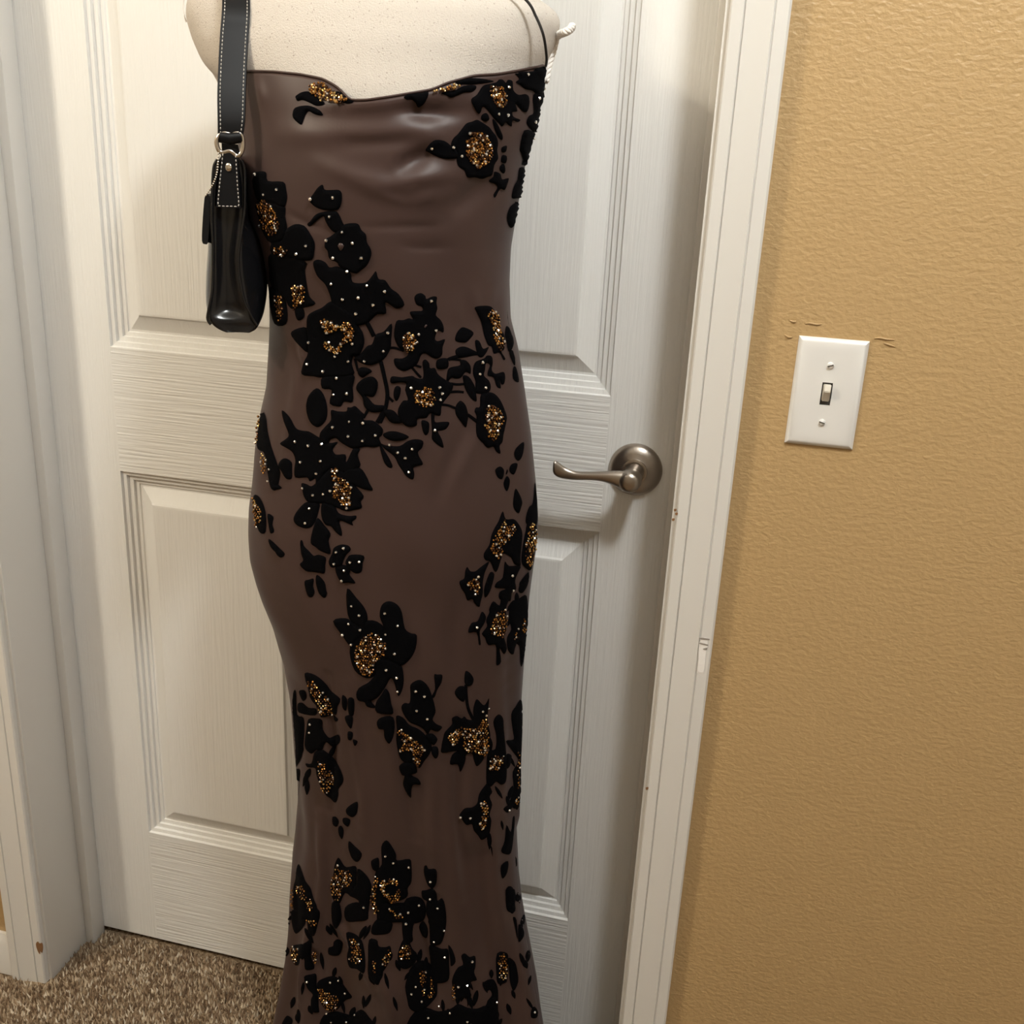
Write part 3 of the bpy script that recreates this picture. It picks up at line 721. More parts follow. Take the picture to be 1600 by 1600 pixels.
motif('f', 'D', '115,150 170,200 190,350 230,520 300,720 320,800 290,960 230,960 200,850 160,600 110,560 80,520 85,400', ['112,200 130,220 118,350 105,480 80,520 75,480 95,330', '160,570 190,620 200,720 165,820 140,740 140,650'], dark=.25)
motif('f', 'D', '45,1030 110,1050 170,1200 170,1400 120,1420 80,1350 45,1200', '50,1040 90,1090 140,1190 140,1290 100,1370 70,1290 50,1180', dark=.2)
for s in ('220,860 280,850 290,900 340,950 250,970 215,920', '190,1220 250,1250 240,1330 260,1400 220,1420 200,1330', '200,1480 260,1520 330,1600 280,1620 220,1560'): motif('l', 'D', s)
motif('l', 'G', '210,150 300,230 370,300 330,340 280,300')
for s in ('1385,470 1385,560 1360,640 1320,665 1285,600 1310,530', '1090,760 1140,725 1180,760 1175,830 1150,860 1110,830', '1240,730 1270,695 1320,695 1310,760 1280,810 1240,780', '1180,880 1210,825 1240,860 1235,930 1210,985 1180,930', '1300,955 1340,1010 1370,1090 1360,1150 1330,1215 1280,1150 1280,1050', '1198,800 1213,755 1222,775 1208,808'): motif('l', 'E', s)
motif('f', 'E', '1500,900 1515,960 1530,1200 1520,1330 1470,1350 1410,1320 1410,1240 1440,1150 1480,1100')
motif('f', 'H', '770,115 800,190 870,190 910,220 950,290 960,360 950,450 940,560 940,640 880,620 850,560 780,520 760,560 720,680 690,690 650,600 600,580 590,520 640,440 660,350 690,280 730,210', '770,180 800,260 850,230 880,280 850,370 800,410 760,480 730,560 690,530 650,460 690,340 740,260', dark=.4)
motif('f', 'H', '1010,200 1060,220 1095,260 1085,400 1068,560 1040,680 990,660 950,600 960,450 990,300', '1030,230 1060,260 1085,330 1068,450 1055,560 1020,650 980,620 965,480 990,350', dark=.2)
motif('f', 'H', '430,650 460,690 510,690 560,650 640,600 600,700 580,800 580,900 560,980 545,1035 500,1000 480,960 430,970 410,910 370,850 355,790 400,760 410,690', '430,800 490,760 530,740 540,840 520,920 470,880', dark=.5)
motif('l', 'H', '650,700 690,720 670,820 640,900 600,945 590,870 610,790'); motif('f', 'H', '790,600 830,640 940,640 920,700 890,780 900,860 860,890 850,960 830,980 740,960 740,890 800,860 700,850 710,800 770,750'); motif('l', 'H', '960,760 1020,700 1010,820 960,900 920,880 940,800')
motif('f', 'H', '680,980 740,1020 760,920 830,950 800,1050 810,1150 800,1260 780,1310 810,1430 780,1490 740,1430 755,1560 710,1595 710,1500 700,1400 630,1400 600,1330 570,1290 620,1220 610,1160 640,1090 640,1050', '700,1080 760,1050 800,1080 790,1250 750,1320 690,1290 640,1290 660,1180', dark=.4)
motif('l', 'H', '440,1280 470,1190 530,1170 570,1080 610,1130 590,1200 550,1270 560,1390 540,1390 520,1280')
motif('f', 'H', '840,1000 930,950 1000,930 1010,1150 995,1330 985,1430 960,1590 940,1590 930,1400 900,1390 870,1490 820,1450 810,1330 850,1250 830,1150', ['950,1150 975,1180 960,1290 930,1250', '870,1280 900,1240 890,1320 860,1350'], dark=.3)
motif('l', 'G', '530,180 550,160 570,220 620,270 670,320 720,310 795,340 790,420 785,500 730,500 660,490 590,480 525,415 560,370 540,300')
motif('l', 'G', '880,240 950,205 1030,215 1055,260 1010,310 980,370 960,430 900,440 850,440 825,380 860,300'); motif('l', 'G', '1000,400 1020,345 1060,310 1190,320 1180,400 1170,480 1120,505 1060,480'); motif('l', 'G', '900,430 1010,420 1050,470 1045,520 1105,605 1030,600 960,600 910,520')
motif('l', 'G', '575,590 620,570 670,560 665,640 680,700 660,745 620,750 590,690'); motif('l', 'G', '690,560 710,520 780,590 800,680 810,720 780,760 730,720 700,640')
# thighs
motif('l', 'P', '552,862 600,910 640,960 655,1010 640,1060 590,1040 555,990'); motif('l', 'P', '482,1025 545,1010 600,1040 640,1080 600,1120 570,1150 530,1100')
motif('f', 'P', '715,1000 725,945 760,925 800,940 825,980 840,1060 870,1085 900,1095 895,1160 870,1210 830,1245 790,1235 740,1200 720,1120 735,1060')
motif('f', 'P', '600,1040 680,1020 740,1060 760,1150 750,1230 700,1290 650,1310 590,1270 565,1180 580,1110', '600,1150 650,1090 700,1085 750,1140 740,1190 700,1220 680,1280 650,1300 600,1240 590,1190', dark=.45)
motif('f', 'P', '700,1210 780,1220 820,1240 835,1300 830,1360 808,1400 790,1340 770,1310 740,1360 700,1410 640,1430 600,1400 610,1360 660,1330 690,1290')
motif('l', 'I', '850,400 940,330 1040,320 1100,370 1050,420 1040,480 1000,500 1050,570 960,560 930,510 860,490'); motif('l', 'I', '1150,370 1190,420 1210,530 1230,600 1210,640 1060,620 1050,520 1110,430'); motif('l', 'I', '1060,720 1110,670 1230,670 1240,830 1190,945 1140,880 1130,800 1080,790')
motif('f', 'J', '210,330 290,280 350,300 400,360 430,440 460,540 470,620 440,690 480,740 540,770 490,820 420,800 390,850 340,790 270,750 200,720 140,640 115,560 150,520 200,520 210,420')
motif('f', 'I', '310,210 420,230 520,310 590,400 680,480 650,560 640,640 600,640 480,670 430,550 370,470 340,350', '350,300 410,270 470,370 550,450 620,560 600,620 500,650 460,550 410,430', dark=.35)
for s in ('610,650 660,690 630,715', '700,440 750,480 740,600 700,560', '760,480 820,480 820,640 770,640', '730,660 800,650 810,720 790,790 740,720', '760,820 810,830 800,900 760,900', '810,900 860,920 830,970',
          '330,780 350,690 430,680 490,700 500,800 560,880 600,870 660,850 680,900 660,950 600,980 540,930 510,960 490,1010 430,1010 380,1050 320,1000 310,920',
          '250,400 310,390 330,460 290,500', '240,530 290,520 350,570 430,580 420,650 250,620', '190,420 220,400 230,640 300,680 300,900 280,1080 220,1200 260,1220 250,1400 235,1500 225,1400 220,1100 200,800 185,600'): motif('l', 'I', s)
motif('f', 'I', '410,1040 480,1000 560,1050 640,1130 700,1260 710,1340 660,1420 660,1480 630,1560 570,1510 530,1480 470,1380 430,1260 420,1200 340,1190 320,1150 380,1150', '460,1130 510,1110 560,1200 630,1270 640,1330 590,1400 540,1460 500,1400 470,1300 460,1200', dark=.35)
motif('f', 'J', '60,660 130,670 200,750 290,790 370,860 430,960 410,1050 350,1130 300,1200 250,1130 200,1150 120,1120 80,1030 60,900 70,800', '80,800 160,830 220,870 330,960 340,1040 300,1170 250,1130 220,1000 100,1020 140,920', dark=.4)
motif('l', 'J', '90,1180 170,1130 250,1150 280,1240 220,1270 290,1310 315,1370 240,1370 220,1430 215,1510 160,1440 130,1360 150,1280 120,1270')
motif('l', 'J', '780,190 830,210 865,270 850,330 800,345 770,300'); motif('l', 'J', '670,400 720,345 790,360 790,430 760,510 690,460'); stem('J', '785,330 790,450 810,580 865,700', 32); motif('l', 'J', '455,230 490,225 540,230 530,310 490,380 460,460 430,450 465,370')
motif('f', 'J', '550,880 570,820 640,740 640,680 690,655 740,680 770,660 800,690 860,690 860,600 870,540 900,480 960,540 990,530 1025,470 1020,560 1010,700 1040,860 1010,950 980,1060 960,1120 900,1180 870,1120 850,1050 790,1060 780,1130 730,1240 700,1160 620,1160 640,1060 690,1020 540,1040 530,980',
      ['590,860 650,800 740,760 740,850 700,900 660,950 600,900', '770,770 900,770 950,680 1000,700 1000,1050 900,1030 800,1020 760,960'], dark=.35)
motif('l', 'J', '430,980 490,980 500,1060 470,1100 430,1050'); motif('l', 'J', '370,850 440,840 490,900 450,960 400,920')
motif('f', 'J', '1070,720 1120,640 1170,680 1180,800 1200,1000 1210,1200 1200,1340 1150,1370 1100,1340 1050,1390 1000,1370 1000,1150 1020,1020 1090,1000 1100,860', '1040,1080 1120,1050 1165,1060 1140,1190 1080,1230 1020,1190', dark=.4)
motif('f', 'J', '1300,560 1365,500 1365,900 1355,1100 1355,1400 1340,1600 1260,1600 1280,1400 1270,1240 1330,1130 1290,1050 1200,920 1280,900 1270,800 1255,640', ['1295,1050 1325,1060 1328,1400 1300,1380', '1270,1540 1320,1480 1320,1600'], dark=.4)
motif('l', 'J', '1200,1060 1260,1070 1240,1180 1200,1200')
# knees
motif('f', 'L', '960,30 1010,120 980,180 1010,270 980,380 1000,450 980,600 950,640 890,670 850,620 800,560 780,490 720,500 670,440 640,390 700,310 780,300 840,250 860,150 920,60', '870,240 930,230 960,330 950,450 890,550 850,480 880,370', dark=.35)
for s in ('950,590 980,600 990,690 960,700', '990,740 1010,760 1015,860', '1140,310 1200,250 1250,100 1290,100 1330,80 1320,250 1290,330 1250,290 1190,360 1150,340', '1170,500 1220,580 1240,420 1265,420 1250,640 1220,820 1150,830 1110,790 1150,680', '1110,960 1190,910 1180,1040 1130,1110 1110,1060',
          '1170,1220 1240,1210 1260,1340 1270,1480 1200,1490 1165,1420', '240,970 270,960 290,1000 370,1000 385,1100 370,1180 330,1220 280,1180 240,1060', '210,1250 260,1240 340,1220 380,1280 390,1360 440,1330 470,1400 480,1520 460,1640 300,1640 290,1500 280,1380 220,1330', '30,1370 130,1310 200,1340 250,1400 260,1500 200,1600 50,1600'): motif('l', 'L', s)
for s in ('740,430 790,380 860,350 860,440 840,490 800,510 750,480', '600,510 640,510 665,560 640,610 600,580', '710,520 760,520 785,550 760,610 710,570', '660,620 690,600 715,650 700,740 665,690', '770,760 830,810 905,890 870,970 820,960 770,860', '1000,970 1040,940 1080,940 1080,1060 1040,1070 1010,1040',
          '860,1050 940,1100 1000,1200 1000,1300 980,1420 960,1560 880,1500 870,1380 760,1310 850,1200'): motif('l', 'K', s)
motif('f', 'K', '660,930 710,1000 750,1030 840,1020 850,1100 840,1250 800,1330 730,1300 680,1400 640,1410 590,1330 580,1220 610,1100 620,1010', '660,1000 700,1060 800,1060 820,1120 780,1220 710,1240 690,1330 640,1380 600,1300 590,1220 620,1100', dark=.4)
motif('f', 'K', '1160,750 1220,820 1260,900 1270,960 1400,945 1420,1020 1420,1180 1380,1250 1380,1330 1300,1380 1150,1400 1060,1510 1020,1450 1000,1350 1030,1200 1050,1070 1110,1000 1105,820',
      ['1090,1180 1150,1150 1230,1140 1290,1190 1260,1220 1170,1190 1140,1240 1170,1290 1250,1300 1280,1250 1310,1280 1290,1360 1210,1390 1130,1300', '1050,1070 1080,1150 1060,1250 1050,1380 1100,1480 1060,1510 1020,1450 1000,1350 1030,1200'], dark=.3)
motif('f', 'K', '1060,1360 1200,1400 1300,1400 1380,1390 1480,1340 1540,1370 1570,1450 1560,1560 1480,1600 1100,1600 1060,1520 1040,1440', '1190,1450 1260,1490 1330,1530 1290,1560 1230,1520', dark=.4)
motif('f', 'K', '250,1000 290,1100 320,1180 370,1250 400,1350 440,1460 430,1580 330,1580 250,1500 200,1480 185,1400 190,1250 215,1150 225,1050', ['210,1160 240,1220 310,1210 340,1300 390,1370 430,1460 370,1470 320,1400 260,1330 230,1260', '200,1250 215,1430 190,1470 180,1350'], dark=.35)
# hem
for s in ('270,230 420,230 430,330 400,420 320,500 280,450 260,330', '720,150 800,140 830,300 800,400 760,440 720,360', '660,400 720,460 710,515 650,460', '870,200 1000,140 1100,200 1130,330 1010,360 880,350', '740,590 790,560 840,600 830,680 800,740 740,750 680,730 680,660 730,640',
          '400,990 480,960 540,960 545,1080 560,1180 570,1340 570,1390 490,1380 480,1250 500,1190 440,1120', '1180,400 1260,320 1400,360 1380,480 1270,510 1170,500', '620,1430 750,1380 850,1400 950,1420 1050,1360 1130,1430 1180,1580 620,1580', '160,1500 210,1430 270,1470 260,1530 160,1530'): motif('l', 'M', s)
motif('l', 'M', '420,190 560,220 580,300 560,380 520,520 460,500 440,380', '430,320 480,350 540,340 560,380 490,400', dark=.4)
motif('f', 'M', '880,490 980,500 1060,580 1090,700 1100,850 1080,950 1000,900 920,880 890,760 910,650', '920,550 980,540 1040,590 1070,700 1060,830 1000,820 920,780 960,690', dark=.35)
motif('f', 'M', '260,640 400,610 480,560 490,640 480,760 520,880 480,910 410,900 400,780 330,860 280,830 260,730', ['265,650 350,660 350,720 320,850 280,820', '500,680 550,690 555,760 540,850 510,790'], dark=.25)
motif('f', 'M', '550,1060 640,1000 750,980 830,1050 900,1150 950,1220 880,1250 830,1300 780,1360 690,1380 620,1330 570,1220', '560,1070 620,1120 740,1160 810,1250 780,1340 690,1370 620,1310 570,1190', dark=.3)
motif('f', 'M', '1140,570 1230,570 1250,640 1330,650 1380,640 1390,740 1340,870 1290,950 1250,1080 1180,1040 1130,960 1130,800', ['1310,720 1370,650 1385,740 1340,850 1290,840', '1195,790 1225,800 1235,920 1205,930'], dark=.35)
motif('f', 'N', '0,540 60,560 100,640 150,700 130,790 40,860 -40,830 -60,700', '-40,620 40,570 80,640 60,740 -20,730 -70,690', dark=.35)
for s in ('0,150 130,70 220,120 250,230 200,320 120,360 100,480 100,560 0,560', '270,60 350,60 380,130 430,100 460,200 470,350 450,480 420,570 380,600 300,600 290,480 280,340 250,240', '170,400 220,340 270,420 260,520 210,500', '290,600 420,640 490,650 500,800 500,960 440,1010 330,1000 310,860 290,720', '490,600 540,660 570,780 520,830 510,740',
          '1140,740 1210,780 1240,880 1250,1000 1200,1100 1160,1000 1150,880', '880,1000 960,970 1000,1000 1030,1100 1030,1300 1040,1500 960,1500 900,1250 960,1150 940,1090 880,1070', '120,1330 250,1280 380,1320 520,1290 600,1240 700,1280 800,1290 900,1260 960,1340 980,1520 100,1520', '1390,1310 1420,1270 1460,1320 1450,1390 1390,1390',
          '1110,0 1210,0 1210,180 1190,260 1140,210', '1190,300 1230,330 1240,540 1210,400', '1250,380 1300,420 1310,500 1250,570'): motif('l', 'N', s)
motif('f', 'N', '80,850 170,770 280,790 340,880 370,1000 370,1130 330,1200 250,1280 160,1330 70,1290 40,1180 20,1050 50,930', ['170,890 230,880 240,960 220,1060 240,1130 200,1110 190,1000', '270,920 330,1010 350,1090 310,1160 250,1170 290,1080'], dark=.35)
motif('f', 'N', '630,720 670,690 720,730 780,720 785,830 770,900 800,980 740,1000 720,1080 740,1160 640,1180 590,1250 560,1150 530,1000 560,900 600,840 650,810', '540,1040 575,1030 570,1190 550,1180', dark=.3)
motif('f', 'N', '1020,690 1130,690 1140,800 1130,970 1110,1010 1030,1020 1010,900', '1040,710 1125,710 1120,950 1040,940', dark=.35)
# small leaves crowding the hem
hr = random.Random(21)
for x0, x1, y0, y1, cnt in ((448, 600, 1420, 1600, 26), (600, 700, 1490, 1600, 14), (690, 800, 1520, 1600, 22), (800, 830, 1330, 1600, 10), (470, 520, 1140, 1230, 6), (760, 805, 1110, 1330, 8), (770, 815, 850, 1020, 8)):
    for _ in range(cnt):
        x, y = hr.uniform(x0, x1), hr.uniform(y0, y1); a = hr.uniform(1.0, 2.1); l = hr.uniform(7, 14); w_ = hr.uniform(2.2, 4.6)
        ca_, sa_ = math.cos(a), math.sin(a)
        motif('l', 'M', [(x + ca_ * u * l - sa_ * v * w_, y + sa_ * u * l + ca_ * v * w_) for u, v in ((-1, 0), (-.55, .8), (.1, 1), (.6, .55), (1, .05), (.6, -.6), (0, -1), (-.6, -.75))], h=.0014, sub=2)
# crystals seen on the velvet
CR = {'A': '368,243 235,293 715,340 910,522 945,325 1043,681 880,768 1150,795 950,950 1238,950 1093,1090 672,825 575,908 150,85 318,522 930,1220 1295,1237 1478,1297 1207,1363 1045,1382 1358,1438 1182,1530 625,1243 622,1418 355,870 418,915 180,620',
      'B': '568,630 548,857 715,932 838,775 975,825 1017,640 1137,824 1330,720 1376,530 852,1002 820,1175 957,1163 740,412 803,422 857,455 757,525 935,490 981,555 900,640 778,625 785,705 720,460',
      'C': '253,532 207,578 290,585 360,545 535,507 320,640 288,672 245,685 485,200 283,1105 575,1098 603,1162 583,1227 398,1148 468,1150 387,1250 443,1270 485,1285 1013,842 985,963 1045,1105 1115,320 1133,440 1168,515 1232,630 1075,1295 1147,1373 1070,1387 1103,1415 1067,1445 1195,1412 1165,1550',
      'D': '490,466 628,508 765,490 880,313 1047,255 1190,270 1040,408 1317,397 1185,455 753,668 546,680 708,798 568,950 676,1022 780,1012 637,1160 595,1312 226,755 210,880 1547,577 1458,500 925,765 878,772 910,835 915,902 917,965 1070,938 853,977 1002,1008 985,1053 1048,1045 1052,1100 1023,1155 130,680 90,1138 80,485',
      'E': '80,575 230,540 158,632 195,780 460,345', 'F': '855,338 938,370 880,270 915,430 910,522 1003,530 1018,243 1325,352 1285,600 445,865 230,868 533,957 683,820 618,722 748,788 655,897 780,932 767,1012 652,1030 822,845 600,850 790,748 1270,765 1380,252 1215,105',
      'G': '990,238 915,277 893,400 997,468 972,575 1150,377 1055,383 1072,838 1150,935 1043,1020 1160,1085 980,1135 1067,1238 1413,913 1543,1040 1420,1132 1515,1330 1217,1193 1310,1235 1368,1252 1422,1277 1340,1305 1210,1295 1133,1360 1178,1482 1232,1500 1258,1522 1297,1400 1430,1500',
      'H': '850,727 858,873 530,737 432,812 522,805 500,868 515,1222 697,1105 708,1210 677,1287 812,345 697,425 723,463 740,525 700,535 765,303 975,428 900,1240 883,1322',
      'I': '1270,247 1278,392 1465,387 1555,440 1473,590 508,397 553,467 500,595 600,625 383,737 373,823 613,1278 1583,675',
      'J': '123,790 215,875 157,908 327,967 218,988 118,1010 285,1120 355,1000 665,810 628,838 755,830 640,938 825,842 857,792 905,915 963,908 965,975 803,997 948,600 985,643 1020,577 1085,1113 1135,1110 1053,1175 1028,1190 1117,1187 933,1557 960,1560',
      'K': '1390,1018 1230,975 1148,905 1140,1160 1235,1145 1118,1212 1133,1262 1163,1308 1383,1487 1497,1413 935,1440 668,1002 657,1132 737,1157 627,1200 687,1300 750,1083 265,1238 1300,1505',
      'L': '657,400 755,410 873,243 928,430 865,470 905,525 322,1130 310,1328 177,1395 53,1475 398,1433 1257,220 1183,330',
      'M': '937,773 965,587 1020,770 1320,755 1300,830 1493,260 1580,240 1555,368 1095,190 797,1020 710,1038 877,1163 762,1322 665,1270 712,1487 893,1487 997,1410 1503,768 1575,705 538,780 305,672 355,672 438,1030 655,1403',
      'N': '232,883 225,1070 130,1040 83,1118 197,1200 388,1265 515,1325 270,1375 460,720 380,187 345,553 450,430 170,153 50,230 27,352 740,770 693,1028 605,1040 562,1165 1005,1213 1408,1325 1065,805 700,1420 1110,940'}
buck = {}
for tl, s in CR.items():
    for p in P(tl, s):
        own = None; hh = 0
        for sm, o, hj in reversed(MOTIFS):
            if inside(p, sm): own = o; hh = hj; break
        buck.setdefault(own.name if own else '', []).append((p, hh))
for k_, L in buck.items():
    beads('crystal_beads', [p for p, h_ in L], bpy.data.objects[k_] if k_ else dress, [M_gold[3]], [0] * len(L), [rnd.uniform(.00145, .0019) for _ in L], L[0][1])

# spaghetti straps
sr = [at((853, 103), -.070)] + [at(p, -.085) for p in [(854, 88)]] + [at(p, -.100) for p in [(849, 55), (837, 25), (822, 0)]]
sr += [np.array([-.275, -.088, 1.430]), np.array([-.290, -.060, 1.452]), np.array([-.292, -.02, 1.452]), np.array([-.270, .03, 1.41]), np.array([-.255, .045, 1.335])]
kid(tube('shoulder_strap', crom(sr, 6), .0013, M_rim, None, 8), dress)
sl_ = [at((381, 111), -.075), at((384, 80), -.085), at((396, 40), -.098), at((410, 5), -.100), np.array([-.520, -.088, 1.428]), np.array([-.515, -.055, 1.452]), np.array([-.513, -.02, 1.450]), np.array([-.525, .03, 1.41]), np.array([-.535, .040, 1.335])]
kid(tube('shoulder_strap', crom(sl_, 6), .0013, M_rim, None, 8), dress)

# ------------------------------------------------------------------ dress form
form = tag(empty('dress_form', (-.40, YA, 0)), 'cream speckled linen dress form wearing the beaded dress', 'dress form')
FL = [(352, 190), (345, 150), (325, 110), (302, 62), (290, 28), (289, 4)]
FR = [(836, 160), (849, 112), (864, 79), (873, 46), (873, 30), (862, 16), (834, 0)]
fz, fx = table(FL, -.070); gz, gx_ = table(FR, -.030)
ztop = 1.33
def form_ext(z):
    if z < 1.27:
        return g(cxg, z), g(ag, z) - .0075, g(bfg, z) - .009, g(bbg, z) - .008
    lxx = np.interp(z, list(fz) + [1.425, 1.437, 1.447, 1.462, 1.475, 1.50, 1.54], list(fx) + [-.598, -.572, -.535, -.490, -.468, -.462, -.462])
    rxx = np.interp(z, list(gz) + [1.428, 1.438, 1.448, 1.462, 1.475, 1.50, 1.54], list(gx_) + [-.262, -.282, -.305, -.342, -.362, -.368, -.368])
    c, a = (lxx + rxx) / 2, (rxx - lxx) / 2 / .975
    bf = np.interp(z, [1.27, 1.33, 1.37, 1.40, 1.425, 1.45, 1.475, 1.54], [.117, .109, .098, .084, .066, .056, .050, .048])
    bb = np.interp(z, [1.27, 1.33, 1.37, 1.40, 1.425, 1.45, 1.475, 1.54], [.080, .082, .082, .078, .068, .060, .050, .048])
    c0, a0 = g(cxg, z), g(ag, z) - .0085
    t_ = np.clip((z - 1.305) / .048, 0, 1); t_ = t_ * t_ * (3 - 2 * t_)
    return c0 * (1 - t_) + c * t_, a0 * (1 - t_) + a * t_, bf, bb
zsf = np.concatenate([np.linspace(.80, 1.25, 40), np.linspace(1.262, 1.54, 80)])
E_ = np.array([form_ext(z) for z in zsf])
for k in range(4): E_[:, k] = smooth(E_[:, k], 7)
NS = 120; V = []; F = []
for z, (c, a, bf, bb) in zip(zsf, E_):
    for k in range(NS):
        t_ = -math.pi + 2 * math.pi * k / NS
        V.append((c + a * math.sin(t_), YA - (bf if math.cos(t_) > 0 else bb) * math.cos(t_), z))
for i in range(len(zsf) - 1):
    for k in range(NS):
        k2 = (k + 1) % NS; F.append((i * NS + k, i * NS + k2, (i + 1) * NS + k2, (i + 1) * NS + k))
F.append(tuple(range(NS))[::-1]); F.append(tuple(range((len(zsf) - 1) * NS, len(zsf) * NS)))
kid(sharp(mesh('torso', V, F, M_form), 50), form)
kid(lathe('neck_cap', [(.046, 0), (.047, .004), (.044, .012), (.030, .020), (.012, .025), (.009, .032), (.014, .040), (.013, .052), (.004, .058)], (-.415, YA, 1.539), M_wood, None, 40, 'Z'), form)
kid(lathe('pole', [(.013, 0), (.013, .79)], (-.39, YA, .012), M_iron, None, 20, 'Z'), form)
kid(lathe('base', [(.076, 0), (.076, .008), (.071, .014), (.04, .020), (.02, .03), (.016, .045)], (-.39, YA, -.006), M_iron, None, 48, 'Z'), form)
# arm plate bulging at the left shoulder, beside the strapless edge of the dress
V = []; F = []; zz = np.linspace(1.272, 1.405, 26); NP = 28
for i, z in enumerate(zz):
    xl_ = np.interp(z, fz, fx); hx = .030; cx_ = xl_ + hx
    s_ = (z - zz[0]) / (zz[-1] - zz[0]); dy = .040 * math.sin(math.pi * min(1, .08 + .60 * s_)) + .004
    for k in range(NP):
        t_ = 2 * math.pi * k / NP
        V.append((cx_ + hx * math.cos(t_), -.050 + dy * math.sin(t_), z))
for i in range(len(zz) - 1):
    for k in range(NP):
        k2 = (k + 1) % NP; F.append((i * NP + k, i * NP + k2, (i + 1) * NP + k2, (i + 1) * NP + k))
F.append(tuple(range(NP))[::-1]); F.append(tuple(range((len(zz) - 1) * NP, len(zz) * NP)))
kid(sharp(mesh('arm_plate', V, F, M_form), 60), form)
# braided drawcord at the shoulder: three strands
cp = [at(p, y) for p, y in [((853, 128), -.055), ((857, 106), -.050), ((864, 82), -.045), ((868, 66), -.045), ((870, 58), -.048), ((876, 53), -.056), ((884, 50), -.062), ((891, 46), -.060), ((894, 41), -.054)]]
cpath = crom(cp, 14)
bm = bmesh.new()
for s_ in range(3):
    path = []
    for i, c in enumerate(cpath):
        t_ = cpath[min(i + 1, len(cpath) - 1)] - cpath[max(i - 1, 0)]; t_ /= np.linalg.norm(t_)
        u = np.cross(t_, [0, 1, 0]); u /= np.linalg.norm(u); v_ = np.cross(t_, u)
        a = i * .42 + s_ * 2.094; kk = 1.25 if i > len(cpath) * .55 else 1.0
        path.append(c + (u * math.cos(a) + v_ * math.sin(a)) * .0018 * kk)
    V, F = tube_geo(path, .0017, 7)
    vb = [bm.verts.new(p) for p in V]
    for q in F: bm.faces.new([vb[i] for i in q])
kid(frombm('drawcord', bm, M_cord), form)
cp = [at(p, y) for p, y in [((287, 0), -.07), ((286, 12), -.07), ((288, 26), -.07), ((291, 34), -.07)]]
kid(tube('thread', crom(cp, 4), .0009, M_cord, None, 6), form)

# ------------------------------------------------------------------ handbag
bag = tag(empty('handbag', (-.513, -.16, 1.09)), 'small black leather shoulder bag hanging from the dress form by its strap', 'handbag')
YF = -.165
e_l = np.array([-.44, .898, 0.]); e_l /= np.linalg.norm(e_l)
e_w = np.array([e_l[1], -e_l[0], 0.])
org = at((362, 400), YF); org[2] = 0
def W(p):                       # pixel on the bag's front end -> (across, z)
    r = ray(p); # plane through org with normal e_l
    t_ = np.dot(org - CAM, e_l) / np.dot(r, e_l)
    q = CAM + r * t_; return np.dot(q - org, e_w), q[2]
def B3(wv, l, z): return org + e_w * wv + e_l * l + np.array([0, 0, z])
ROWS = [(243, 348, 369, 348, 369), (246, 343, 374, 343, 374), (253, 338.5, 379, 338.5, 378.5), (265, 334, 382.5, 335, 381.5), (300, 330, 384, 333, 382), (330, 327, 386, 332, 381), (346, 325, 388, 332, 379), (360, 323, 397, 333, 377), (380, 322, 407, 334, 374), (400, 321, 412, 334, 372), (425, 319, 415, 334, 373), (450, 318, 417, 333, 377), (470, 318, 416, 330, 382),
        (485, 320, 414, 327, 389), (498, 324, 411, 326, 396), (508, 331, 406, 333, 402), (515, 341, 400, 343, 398), (519.5, 354, 390, 355, 389)]
LB = .165
V = []; ring = 0
prof = []
for y, xl_, xr_, sl0, sr0 in ROWS:
    wl, z = W((xl_, y)); wr, z2 = W((xr_, y)); a0, _ = W((sl0, y)); a1, _ = W((sr0, y))
    zc = z
    Ls = LB * (1 if y < 470 else math.sqrt(max(.05, 1 - ((y - 470) / 52.) ** 2)) * .25 + .75)
    pts = []
    NF = 6
    for i in range(NF + 1):                                   # front gusset, softly dished
        s = i / NF; wv = a0 + (a1 - a0) * s; pts.append((wv, -.004 + .010 * math.sin(math.pi * s) * (1 if 280 < y < 490 else .3)))
    for l, k in ((.004, .35), (.010, .65), (.020, .9), (.035, 1.), (.08, 1.), (.12, .96), (.145, .8), (.158, .5)):
        pts.append((a1 + (wr - a1) * k if l < .05 else wr * k - .0 * k, l * Ls / LB))
    pts.append((0.4 * wr, Ls)); pts.append((.4 * wl, Ls))
    for l, k in ((.158, .5), (.145, .8), (.12, .96), (.08, 1.), (.035, 1.), (.020, .9), (.010, .65), (.004, .35)):
        pts.append((a0 + (wl - a0) * k if l < .05 else wl * k, l * Ls / LB))
    prof.append((pts, z))
ns = len(prof[0][0])
# smooth rows
rows = []
allr = [np.array([[p[0], p[1], z] for p in pts]) for pts, z in prof]
for i in range(len(allr) - 1):
    p0 = allr[max(i - 1, 0)]; p1 = allr[i]; p2 = allr[i + 1]; p3 = allr[min(i + 2, len(allr) - 1)]
    for s in range(4):
        t_ = s / 4; rows.append(.5 * (2 * p1 + (p2 - p0) * t_ + (2 * p0 - 5 * p1 + 4 * p2 - p3) * t_ ** 2 + (3 * p1 - p0 - 3 * p2 + p3) * t_ ** 3))
rows.append(allr[-1])
V = [B3(q[0], q[1], q[2]) for r in rows for q in r]; F = []
for i in range(len(rows) - 1):
    for k in range(ns):
        k2 = (k + 1) % ns; F.append((i * ns + k, i * ns + k2, (i + 1) * ns + k2, (i + 1) * ns + k))
F.append(tuple(range(ns))); F.append(tuple(range((len(rows) - 1) * ns, len(rows) * ns)))
bm = bmesh.new(); vb = [bm.verts.new(p) for p in V]
for q in F: bm.faces.new([vb[i] for i in q])
body = kid(frombm('body', bm, M_leather), bag)
ss = body.modifiers.new('soft', 'SUBSURF'); ss.levels = 1; ss.render_levels = 1
